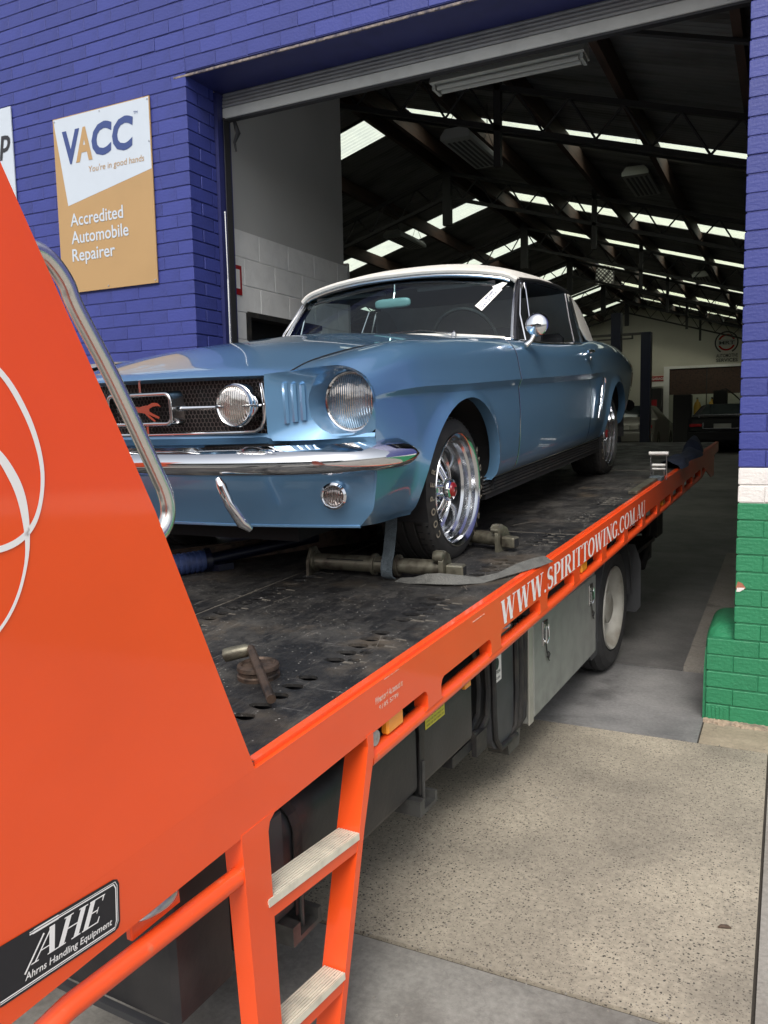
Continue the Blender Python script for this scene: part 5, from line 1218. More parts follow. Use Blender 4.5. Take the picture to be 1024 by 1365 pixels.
# ================================================================== LIGHT BLUE CONVERTIBLE (car frame CF)
CAR = empty('convertible_car', 'light blue classic convertible with white soft top strapped down on the tow truck deck', 'car', CF @ Matrix.Translation((0, 1.4, 0)))
YF, YR, WR = .085, 2.95, .290                  # axles, tyre radius
ST = [  # y-stations: 11 nodes (x, y, z): seam, crown .. sill
 [(.600,-.800,.792),(.695,-.785,.803),(.775,-.762,.803),(.828,-.735,.775),(.846,-.712,.735),(.850,-.70,.705),(.848,-.698,.69),(.842,-.695,.60),(.830,-.69,.46),(.800,-.685,.33),(.76,-.68,.275)],
 [(.606,-.70,.822),(.70,-.69,.832),(.780,-.675,.826),(.834,-.655,.79),(.851,-.64,.75),(.857,-.63,.712),(.852,-.63,.695),(.848,-.62,.59),(.838,-.60,.44),(.800,-.59,.32),(.76,-.58,.265)],
 [(.615,-.42,.868),(.71,-.42,.880),(.785,-.42,.873),(.838,-.42,.835),(.855,-.42,.77),(.866,-.42,.722),(.854,-.42,.696),(.856,-.42,.58),(.845,-.42,.43),(.805,-.42,.31),(.765,-.42,.26)],
 [(.620,0,.894),(.72,0,.904),(.795,0,.893),(.84,0,.85),(.858,0,.775),(.870,0,.722),(.856,0,.693),(.860,0,.56),(.852,0,.42),(.83,0,.32),(.80,0,.28)],
 [(.660,.72,.915),(.74,.72,.921),(.80,.72,.906),(.842,.72,.86),(.860,.72,.78),(.870,.72,.725),(.855,.72,.693),(.860,.72,.56),(.852,.72,.42),(.833,.72,.33),(.80,.72,.29)],
 [(.680,1.5,.905),(.75,1.5,.909),(.80,1.5,.897),(.842,1.5,.85),(.858,1.5,.78),(.868,1.5,.726),(.852,1.5,.694),(.857,1.5,.56),(.850,1.5,.42),(.832,1.5,.33),(.80,1.5,.29)],
 [(.680,2.15,.915),(.75,2.15,.92),(.80,2.15,.905),(.838,2.15,.86),(.852,2.15,.78),(.863,2.15,.728),(.846,2.15,.696),(.850,2.15,.56),(.845,2.15,.42),(.825,2.15,.33),(.80,2.15,.295)],
 [(.600,2.58,.950),(.70,2.58,.950),(.78,2.58,.933),(.828,2.58,.875),(.845,2.58,.79),(.850,2.58,.735),(.849,2.58,.70),(.850,2.58,.58),(.845,2.58,.44),(.82,2.58,.34),(.80,2.58,.30)],
 [(.600,3.15,.935),(.70,3.15,.937),(.775,3.15,.915),(.82,3.15,.86),(.835,3.15,.79),(.842,3.15,.74),(.842,3.15,.71),(.84,3.15,.60),(.83,3.15,.46),(.80,3.15,.36),(.77,3.15,.33)],
 [(.590,3.55,.885),(.68,3.55,.892),(.755,3.55,.872),(.803,3.55,.82),(.82,3.55,.77),(.826,3.55,.73),(.827,3.55,.71),(.82,3.55,.60),(.80,3.55,.47),(.77,3.55,.38),(.74,3.55,.36)],
 [(.580,3.70,.85),(.66,3.70,.86),(.73,3.71,.845),(.785,3.73,.80),(.80,3.75,.76),(.806,3.76,.73),(.806,3.76,.71),(.80,3.72,.60),(.775,3.64,.48),(.74,3.60,.40),(.70,3.58,.38)]]
SY = [-.80,-.66,-.42,0,.72,1.5,2.15,2.58,3.15,3.55,3.75]
def hermite(xs, ps, x):
    i = 0
    while i < len(xs)-2 and x > xs[i+1]: i += 1
    h = xs[i+1]-xs[i]; t = min(1, max(0, (x-xs[i])/h))
    def sl(k):
        if k == 0: return (ps[1]-ps[0])/(xs[1]-xs[0])
        if k == len(xs)-1: return (ps[-1]-ps[-2])/(xs[-1]-xs[-2])
        a = (ps[k]-ps[k-1])/(xs[k]-xs[k-1]); c = (ps[k+1]-ps[k])/(xs[k+1]-xs[k]); wa = xs[k]-xs[k-1]; wb = xs[k+1]-xs[k]
        return (a*wb+c*wa)/(wa+wb)
    m0, m1 = sl(i)*h, sl(i+1)*h
    return ps[i]*(2*t**3-3*t*t+1)+m0*(t**3-2*t*t+t)+ps[i+1]*(-2*t**3+3*t*t)+m1*(t**3-t*t)
NODES = [[[ST[s][k][c] for s in range(len(ST))] for c in range(3)] for k in range(11)]
def nodes_at(y): return [tuple(hermite(SY, NODES[k][c], y) for c in range(3)) for k in range(11)]
def crs(P, t):
    n_ = len(P)-1; i = min(int(t), n_-1); f = t-i
    p1, p2 = Vector(P[i]), Vector(P[i+1]); p0 = Vector(P[i-1]) if i > 0 else 2*p1-p2; p3 = Vector(P[i+2]) if i < n_-1 else 2*p2-p1
    return .5*((2*p1)+(p2-p0)*f+(2*p0-5*p1+4*p2-p3)*f*f+(3*p1-p0-3*p2+p3)*f**3)
def side_pt(y, v):
    N = nodes_at(y)
    if v <= 5: return crs(N[:6], v)
    if v <= 6: return Vector(N[5]).lerp(Vector(N[6]), v-5)
    return crs(N[6:], v-6)
VS = [i/4 for i in range(0, 20)]+[4.6, 4.8, 4.92, 5, 5.25, 5.5, 5.75, 6, 6.1, 6.25]+[6.5+i/6 for i in range(0, 22)]
def panel(y0, y1, step, arch, s_, v0=0, v1=10):
    vs_ = [v for v in VS if v0 <= v <= v1]; n_ = max(2, round((y1-y0)/step)); V_ = []; nv = len(vs_)
    for i in range(n_+1):
        y = y0+(y1-y0)*i/n_
        for v in vs_: p = side_pt(y, v); V_.append([p.x, p.y, p.z])
    faces = [(i*nv+j, i*nv+j+1, (i+1)*nv+j+1, (i+1)*nv+j) for i in range(n_) for j in range(nv-1)]
    if arch:
        yc, zc, R_, RL = arch
        def rr_(p): return math.hypot((p[1]-yc)/(RL if p[1] < yc else 1), p[2]-zc)
        keep = []
        for f in faces:
            c = [sum(V_[q][k] for q in f)/4 for k in range(3)]
            if not (rr_(c) < R_ and c[0] > .6 and c[2] < zc+R_): keep.append(f)
        cnt = {}
        for f in keep:
            for a, c in zip(f, f[1:]+f[:1]): cnt[frozenset((a, c))] = cnt.get(frozenset((a, c)), 0)+1
        used_removed = set(q for f in faces if f not in set(keep) for q in f)
        used_keep = set(q for f in keep for q in f)
        lip = used_removed & used_keep
        for q in lip:
            p = V_[q]; r_ = rr_(p)
            k_ = R_/r_; p[1] = yc+(p[1]-yc)*k_; p[2] = zc+(p[2]-zc)*k_
        for q in used_keep:
            p = V_[q]; d_ = rr_(p)-R_
            if d_ < .09 and p[0] > .7: p[0] += .016*math.exp(-(max(0, d_)/.028)**2)
        faces = keep
        # lip turned inwards
        le = [tuple(e) for e, c in cnt.items() if c == 1 and all(q in lip for q in e)]
        base = len(V_); mp_ = {}
        for q in lip: mp_[q] = len(V_); V_.append([V_[q][0]-.05, yc+(V_[q][1]-yc)*1.01, zc+(V_[q][2]-zc)*1.01])
        for a, c in le: faces.append((a, c, mp_[c], mp_[a]))
    return [(s_*p[0], p[1], p[2]) for p in V_], faces
def cpart(name, vs, fs, m_, ang=28, parent=None):
    b = MB(CF); b.add(vs, fs); return b.build(name, m_, parent or CAR, sm=True, ang=ang)
AF = (YF-.02, .315, .352, 1.22); AR = (YR, .315, .345, 1.0)
for s_ in (1, -1):
    cpart('front_fender', *panel(-.80, .716, .02, AF, s_), M['car'])
    d = cpart('door', *panel(.722, 2.148, .05, None, s_), M['car'])
    cpart('rear_quarter', *panel(2.154, 3.75, .02, AR, s_), M['car'])
    # dark shut lines behind the gaps
    for y in (.719, 2.151):
        b = MB(CF); vs = []
        for v in VS:
            p = side_pt(y, v); vs += [(s_*(p.x-.010), y-.008, p.z-.004), (s_*(p.x-.010), y+.008, p.z-.004)]
        b.add(vs, [(2*i, 2*i+1, 2*i+3, 2*i+2) for i in range(len(VS)-1)]); b.build('shut_line', M['carblk'], CAR)
    b = MB(CF); b.tube([(lambda q: (s_*(q.x+.0005), .7225, q.z))(side_pt(.7225, .8+8.9*i/50)) for i in range(51)], .0020, 6); b.build('door_edge_glint', M['chromed'], CAR, sm=True)  # chrome thread stands in for the bright highlight along the door edge
    # wheel wells
    for yc in (YF, YR):
        b = MB(CF); R_ = .37; n_ = 20
        vs = [(s_*x, yc+R_*math.cos(PI*1.15*i/n_-.2), .315+R_*math.sin(PI*1.15*i/n_-.2)) for x in (.82, .42) for i in range(n_+1)]
        b.add(vs, [(i, i+1, n_+2+i, n_+1+i) for i in range(n_)]); b.add([(s_*.42, yc+R_*math.cos(PI*1.15*i/n_-.2), .315+R_*math.sin(PI*1.15*i/n_-.2)) for i in range(n_+1)], [tuple(range(n_+1))]); b.build('wheel_well', M['carblk'], CAR)
    # rocker moulding
    b = MB(CF); b.box(min(s_*.60, s_*.795), max(s_*.60, s_*.795), .40, 2.60, .20, .30); rk = b.build('rocker_panel', M['carblk'], CAR)
    b = MB(CF); [b.box(min(s_*.794, s_*.803), max(s_*.794, s_*.803), .36, 2.56, .225+i*.015, .233+i*.015, .002) for i in range(4)]; b.build('rocker_rib', M['chromed'] if False else M['frame'], rk)
    b = MB(CF); b.box(min(s_*.795, s_*.806), max(s_*.795, s_*.806), .36, 2.56, .288, .296, .002); b.build('rocker_trim', M['chromed'], rk)
# underbody mass so nothing shows through
b = MB(CF); b.box(-.42, .42, -.55, 3.6, .18, .74); b.box(-.70, .70, .52, 2.4, .20, .52); b.box(-.72, .72, .60, .72, .2, .86); b.box(-.62, .62, -.62, .5, .55, .72); b.box(-.70, .70, 2.35, 2.45, .2, .88); b.build('underbody', M['carblk'], CAR)
b = MB(CF); b.box(-.60, .60, -.66, -.55, .30, .60); b.build('radiator_support', M['carblk'], CAR)
# hood
def fy(x): return -.872+.20*(abs(x)/.60)**2*.45
def hood_pt(u, v):
    sx = side_pt(-.80+1.66*v**1.02, 0).x-.006; x = (2*u-1)*sx; ax = abs(2*u-1)*.6
    y0 = fy(ax); y1 = .84+.05*(1-(ax/.6)**2)*-1+.10*(ax/.6)**2
    y = y0+(y1-y0)*v
    zs = side_pt(-.80+1.66*v**1.02, 0).z
    crown = (.018+.055*max(0, min(1, (y+.8)/1.0)))*(1-(ax/.6)**2)
    scoop = .012*math.exp(-((ax-.40)/.06)**2)*0
    rise = 0
    z = zs+crown-.002
    if v < .05: z -= (.016-.010*(ax/.6)**2)*(1-v/.05)**2
    return (x, y, z+scoop)
vv = [0, .004, .01, .018, .028, .04, .055, .075, .1]+[.1+.9*i/26 for i in range(1, 27)]
b = MB(CF); nu = 36
vs = [hood_pt(i/nu, v) for v in vv for i in range(nu+1)]
vs = [(x, y+.0, z) for x, y, z in vs]
b.add(vs, [(j*(nu+1)+i, j*(nu+1)+i+1, (j+1)*(nu+1)+i+1, (j+1)*(nu+1)+i) for j in range(len(vv)-1) for i in range(nu)])
hd = b.build('hood', M['car'], CAR, sm=True, ang=50)
# front underside of the hood lip
b = MB(CF); f0 = [hood_pt(i/nu, 0) for i in range(nu+1)]; b.add(f0+[(x, y+.06, z-.012) for x, y, z in f0], [(i, i+1, nu+2+i, nu+1+i) for i in range(nu)]); b.build('hood_lip', M['car'], hd, sm=True)
# seams between hood and fenders
for s_ in (1, -1):
    b = MB(CF); vs = []
    for i in range(40):
        y = -.74+1.55*i/39; p = side_pt(y, 0); vs += [(s_*(p.x-.012), p.y, p.z-.008), (s_*(p.x+.004), p.y, p.z-.008)]
    b.add(vs, [(2*i, 2*i+1, 2*i+3, 2*i+2) for i in range(39)]); b.tube([(lambda q: (s_*(q.x-.003), q.y, q.z+.0012))(side_pt(-.795+1.60*i/60, 0)) for i in range(61)], .0026, 6); b.build('hood_seam', M['carblk'], CAR)
# cowl
def cowl(u, v):
    x = -.70+1.4*u; ax = abs(x)/.7; y0 = .80+.09*ax**2; y1 = .93+.10*ax**2
    y = y0+(y1-y0)*v; z0 = .965-.045*ax**2; return (x, y, z0-.004+.010*v)
b = MB(CF); b.grid(cowl, 24, 4); b.build('cowl_panel', M['car'], CAR, sm=True)
b = MB(CF); b.tube([(x, .925+.10*(abs(x)/.7)**2, .978-.05*(abs(x)/.7)**2) for x in [-.69+i*.069 for i in range(21)]], .011, 8); b.build('windscreen_base_trim', M['canvas'], CAR, sm=True)
# rear deck and tail
def deck(u, v):
    x = -.60+1.2*u; y = 2.60+1.12*v; ax = abs(x)/.6; z = side_pt(min(y, 3.7), 0).z+.012*(1-ax**2)
    return (x, y, z-.001)
b = MB(CF); b.grid(deck, 16, 20); b.build('boot_lid', M['car'], CAR, sm=True)
b = MB(CF); N = [(p.x, p.y, p.z) for p in (side_pt(3.75, v) for v in VS)]; vs = N+[(-x, y, z) for x, y, z in N[::-1]]
nn_ = len(N); b.add(N+[(-x, y, z) for x, y, z in N], [(i, i+1, nn_+i+1, nn_+i) for i in range(nn_-1)]); b.build('tail_panel', M['cardk'], CAR, sm=True)
b = MB(CF); b.tube([(-.80, 3.62, .46), (-.72, 3.80, .46), (0, 3.86, .46), (.72, 3.80, .46), (.80, 3.62, .46)], .045, 10); b.build('rear_bumper', M['chrome'], CAR, sm=True)
# ---- front face
HX, HY, HZ, HR = .742, -.660, .688, .099
for s_ in (1, -1):
    outl = [(.505,-.812,.790),(.56,-.806,.794),(.60,-.800,.796),(.650,-.793,.801),(.695,-.786,.803),(.740,-.775,.804),(.775,-.763,.803),(.805,-.750,.792),(.828,-.736,.775),(.840,-.724,.755),(.846,-.713,.735),(.849,-.704,.71),(.848,-.699,.69),(.846,-.697,.65),(.843,-.696,.60),(.825,-.705,.582),(.78,-.722,.575),(.72,-.745,.573),(.65,-.772,.572),(.58,-.795,.572),(.52,-.810,.574),(.503,-.812,.60),(.503,-.812,.65),(.503,-.812,.70),(.503,-.812,.75)]
    n_ = len(outl); vs = []; rings = 7
    for k in range(rings+1):
        t = k/rings
        for (x, y, z) in outl:
            a = math.atan2(z-HZ, x-HX); cx_, cz_ = HX+(HR+.010)*math.cos(a), HZ+(HR+.010)*math.sin(a)
            # panel stays forward, then turns back into the lamp tunnel
            yy = y if False else (y*(t)+(-.742-.10*(HX-cx_)*-1*0)*(1-t))
            yp = y+( -.735-.35*(HX-cx_)*.55 - y)*(1-t)
            vs.append((s_*(cx_+(x-cx_)*t), yp, cz_+(z-cz_)*t))
    fs = [(k*n_+i, k*n_+(i+1) % n_, (k+1)*n_+(i+1) % n_, (k+1)*n_+i) for k in range(rings) for i in range(n_)]
    # tunnel
    base = len(vs)
    for (x, y, z) in outl:
        a = math.atan2(z-HZ, x-HX); vs.append((s_*(HX+HR*math.cos(a)), HY+.012, HZ+HR*math.sin(a)))
    fs += [(i, (i+1) % n_, base+(i+1) % n_, base+i) for i in range(n_)]
    cpart('headlight_surround', vs, fs, M['car'], 45)
    lf = frame(tuple(CF @ Vector((s_*HX, HY, HZ))), CF.to_3x3() @ Vector((0, -1, 0)), CF.to_3x3() @ Vector((1, 0, 0)), CF.to_3x3() @ Vector((0, 0, 1)))
    b = MB(); b.lathe([(.101, -.012), (.102, .004), (.098, .009), (.093, .007), (.092, .0)], lf, 40); hl = b.build('headlight', M['chrome'], CAR, sm=True, ang=50)
    b = MB(); b.lathe([(.093, .002), (.086, .009), (.070, .016), (.050, .024), (.022, .027), (.001, .028)], lf, 40); b.build('lens', M['headlens'], hl, sm=True, ang=60)
    # gills
    for i in range(3):
        x = .565+i*.028; b = MB(CF)
        yb_ = -.808+.27*(x-.5)
        b.prism([(x-.010, yb_+.004), (x-.006, yb_-.003), (x+.004, yb_-.005), (x+.010, yb_+.004)], .628+.004*i, .758-.004*i, 'z') if s_ > 0 else b.prism([(-x-.010, yb_+.004), (-x-.004, yb_-.005), (-x+.006, yb_-.003), (-x+.010, yb_+.004)], .628+.004*i, .758-.004*i, 'z')
        b.build('gill', M['car'], CAR, sm=True, ang=30)
# grille
gx, gz0, gz1 = .503, .602, .796
def gy(x): return -.775+.0*x
b = MB(CF); b.box(-gx, gx, -.765, -.745, gz0-.02, gz1-.012); gb = b.build('grille_back', M['grille'], CAR)
b = MB(CF); hp = .0095; rows = int((gz1-gz0)/(hp*1.5))+1
for j in range(rows+1):
    for i in range(int(2*gx/(hp*1.732))+1):
        cx_ = -gx+i*hp*1.732+(hp*.866 if j % 2 else 0); cz_ = gz0+j*hp*1.5
        if abs(cx_) > gx-.008 or cz_ > gz1-.008: continue
        ro, ri = hp*.98, hp*.82; vs = []
        for k in range(6):
            a = PI/6+k*PI/3; vs += [(cx_+ro*math.cos(a), -.782, cz_+ro*math.sin(a)), (cx_+ri*math.cos(a), -.784, cz_+ri*math.sin(a))]
        b.add(vs, [(2*k, (2*k+2) % 12, (2*k+3) % 12, 2*k+1) for k in range(6)])
gm = b.build('honeycomb_mesh', M['grillew'], CAR); gm['kind'] = 'stuff'
# chrome surround of the grille: bottom and rounded ends
pth = [(.491, .762), (.492, .755), (.495, .74), (.499, .69), (.495, .645), (.482, .618), (.455, .606), (.40, .603)]
path = [(x, -.812, z) for x, z in pth]+[(.2, -.818, .601), (0, -.82, .600), (-.2, -.818, .601)]+[(-x, -.812, z) for x, z in pth[::-1]]
b = MB(CF); b.tube(path, .0065, 8); b.build('grille_trim', M['chrome'], CAR, sm=True, ang=60)
# lower blue bar
def lowbar(u, v):
    x = -.80+1.6*u; ax = abs(x); y = -.820+.10*(ax/.8)**2.2; z = .600-.10*v
    yy = y+.0+.015*math.sin(v*PI*.5)+(.03*(v-.5)*2 if v > .5 else 0); return (x, yy, z-.028 if ax > .505 else z)
b = MB(CF)
def lb(u, v):
    x = -.845+1.69*u; ax = abs(x); top = .597 if ax < .50 else .588; y = -.818+.115*(ax/.845)**2.2
    prof = [(0, top), (-.004, top-.012), (.004, top-.034), (.020, top-.040), (.022, .520), (.05, .505)]
    k = v*5; i = min(int(k), 4); f = k-i; a, c = prof[i], prof[i+1]; return (x, y+a[0]+(c[0]-a[0])*f, a[1]+(c[1]-a[1])*f)
b.grid(lb, 60, 10); b.build('lower_bar', M['car'], CAR, sm=True, ang=30)
b = MB(CF); b.box(-.56, .56, -.812+.02, -.775, .512, .560); b.build('air_slot', M['carblk'], CAR)
b = MB(CF); b.prism([(.008, .5), (.045, .5), (.04, .53), (.013, .53)], -.804, -.80, 'y'); b.v = [p for p in b.v]; b.build('bracket_tab', M['chromed'], CAR)
# valance
def vala(u, v):
    z0_ = .478-.203*v; xm = .834-.036*max(0, (v-.1))**1.2-.042*max(0, v-.72)/.28; a = 2*u-1
    return (a*xm, -.800+.112*abs(a)**2.6+.035*v*v*(1-abs(a)**4)+.004, z0_)
b = MB(CF); b.grid(vala, 50, 12); b.build('front_valance', M['cardk'], CAR, sm=True)
b = MB(CF); b.tube([vala(i/30, 1) for i in range(31)], .006, 6); b.build('valance_edge', M['cardk'], CAR, sm=True)
# bumper blade
bp_ = [(0, -.935), (.25, -.930), (.45, -.915), (.60, -.890), (.72, -.850), (.80, -.800), (.86, -.730), (.895, -.650), (.905, -.575), (.905, -.535)]
full = [(-x, y) for x, y in bp_[::-1]]+bp_[1:]
sec = [(-.062, .552), (-.058, .560), (-.036, .5495), (-.013, .5350), (-.003, .525), (.002, .512), (.001, .498), (-.006, .484), (-.018, .472), (-.036, .464), (-.048, .468)]
b = MB(CF); vs = []; PP = []
for i in range(len(full)-1):
    p0, p1, p2, p3 = [Vector(full[max(0, min(len(full)-1, i+k))]) for k in (-1, 0, 1, 2)]
    for k in range(4):
        t = k/4; PP.append(.5*((2*p1)+(p2-p0)*t+(2*p0-5*p1+4*p2-p3)*t*t+(3*p1-p0-3*p2+p3)*t**3))
PP.append(Vector(full[-1])); ns = len(sec)
for i, p in enumerate(PP):
    t = (PP[min(i+1, len(PP)-1)]-PP[max(i-1, 0)]).normalized(); nrm = Vector((t.y, -t.x)); e_ = min(i, len(PP)-1-i); sh = 1 if e_ > 3 else (.35, .72, .88, .96)[e_]
    for (o_, z) in sec: q = p+nrm*(o_+.012); vs.append((q.x, q.y, .503+(z-.503)*sh-.012*(1-sh)*0))
b.add(vs, [(i*ns+k, i*ns+(k+1) % ns, (i+1)*ns+(k+1) % ns, (i+1)*ns+k) for i in range(len(PP)-1) for k in range(ns)]+[tuple(range(ns)), tuple((len(PP)-1)*ns+k for k in range(ns))])
b.build('front_bumper', M['chrome'], CAR, sm=True, ang=50)
b = MB(CF)
for x in (-.36, .36, .68, -.68, 0): b.lathe([(.001, .012), (.01, .010), (.016, 0)], frame(tuple(CF @ Vector((x, -.925+.18*(abs(x)/.85)**2.4, .530))), CF.to_3x3() @ Vector((0, -.8, .6)), CF.to_3x3() @ Vector((1, 0, 0)), CF.to_3x3() @ Vector((0, .6, .8))), 12)
b.build('bumper_bolt', M['chrome'], CAR, sm=True)
for s_ in (1, -1):
    pth = [(s_*.375, -.925, .462), (s_*.39, -.930, .44), (s_*.405, -.915, .38), (s_*.43, -.885, .31), (s_*.445, -.865, .285)]
    b = MB(CF); b.tube(pth, [.010, .017, .018, .021, .011], 12); bg_ = b.build('bumper_guard', M['chrome'], CAR, sm=True)
    # parking lamp
    pf = frame(tuple(CF @ Vector((s_*.70, -.742, .385))), CF.to_3x3() @ Vector((s_*.22, -.97, 0)).normalized(), CF.to_3x3() @ Vector((.97, s_*.22, 0)).normalized(), CF.to_3x3() @ Vector((0, 0, 1)))
    b = MB(); b.lathe([(.030, -.02), (.043, -.006), (.045, .006), (.038, .013), (.034, .010), (.032, -.004)], pf, 28); pk = b.build('parking_lamp', M['chrome'], CAR, sm=True, ang=50)
    b = MB(); b.lathe([(.033, .0), (.028, .006), (.015, .010), (.001, .011)], pf, 24); b.build('lens', M['lensdark'], pk, sm=True)
# horse in its corral, bar and fog lamps
def rrect(x0, x1, z0, z1, r, n_=4):
    pts = []
    for cx_, cz_, a0 in ((x1-r, z0+r, -90), (x1-r, z1-r, 0), (x0+r, z1-r, 90), (x0+r, z0+r, 180)):
        pts += [(cx_+r*math.cos(rad(a0+90*i/n_)), cz_+r*math.sin(rad(a0+90*i/n_))) for i in range(n_+1)]
    return pts
b = MB(CF); pts = rrect(-.145, .145, .640, .742, .022); b.tube([(x*1.0, -.862+.02*0, z) for x, z in pts], .0075, 8, closed=True)
n_ = len(pts); a_ = [(x, -.862, z) for x, z in pts]; c_ = [(x*1.10, -.812, .691+(z-.691)*1.18) for x, z in pts]; b.add(a_+c_, [(i, (i+1) % n_, n_+(i+1) % n_, n_+i) for i in range(n_)])
b.build('emblem_frame', M['chromed'], CAR, sm=True, ang=50)
horse = [(-1,.16),(-.96,.24),(-.86,.36),(-.80,.48),(-.76,.38),(-.60,.36),(-.42,.22),(-.1,.13),(.2,.2),(.34,.20),(.6,.32),(.85,.30),(1.02,.12),(.82,.17),(.58,.13),(.42,.04),(.42,-.08),(.62,-.2),(.9,-.34),(.86,-.43),(.54,-.30),(.34,-.20),(.52,-.36),(.70,-.52),(.62,-.56),(.36,-.36),(.16,-.16),(-.1,-.12),(-.30,-.14),(-.42,-.30),(-.62,-.44),(-.56,-.52),(-.34,-.36),(-.26,-.20),(-.46,-.14),(-.70,-.16),(-.86,-.32),(-.92,-.26),(-.76,-.04),(-.56,-.02),(-.60,.10),(-.72,.14),(-.88,.08)]
b = MB(CF); b.prism([(x*.092, .690+z*.075) for x, z in horse], -.854, -.842, 'y'); b.build('horse_emblem', M['chromed'], CAR)
b = MB(CF)
for s_ in (1, -1): b.tube([(s_*.155, -.835, .690), (s_*.30, -.825, .690), (s_*.49, -.812, .690)], [.009, .006, .006], 8)
b.build('grille_bar', M['chrome'], CAR, sm=True)
b = MB(CF); [b.box(x-.005, x+.005, -.83, -.82, z0_, z1_) for x, z0_, z1_ in ((0, .605, .640), (-.02, .745, .79))]; b.build('emblem_stay', M['chromed'], CAR)
for s_ in (1, -1):
    ff = frame(tuple(CF @ Vector((s_*.415, -.862, .694))), CF.to_3x3() @ Vector((0, -1, 0)), CF.to_3x3() @ Vector((1, 0, 0)), CF.to_3x3() @ Vector((0, 0, 1)))
    b = MB(); b.lathe([(.02, -.08), (.066, -.07), (.071, -.045), (.071, -.012), (.068, -.010), (.069, .004), (.066, .009), (.062, .005)], ff, 36); fg = b.build('fog_lamp', M['chrome'], CAR, sm=True, ang=50)
    b = MB(); b.lathe([(.063, .004), (.057, .010), (.042, .015), (.022, .018), (.001, .019)], ff, 32); b.build('lens', M['headlens'], fg, sm=True, ang=60)
    b = MB(CF); b.tube([(s_*.35, -.876, .692), (s_*.515, -.872, .692)], .004, 6); b.build('lens_bar', M['chrome'], fg)
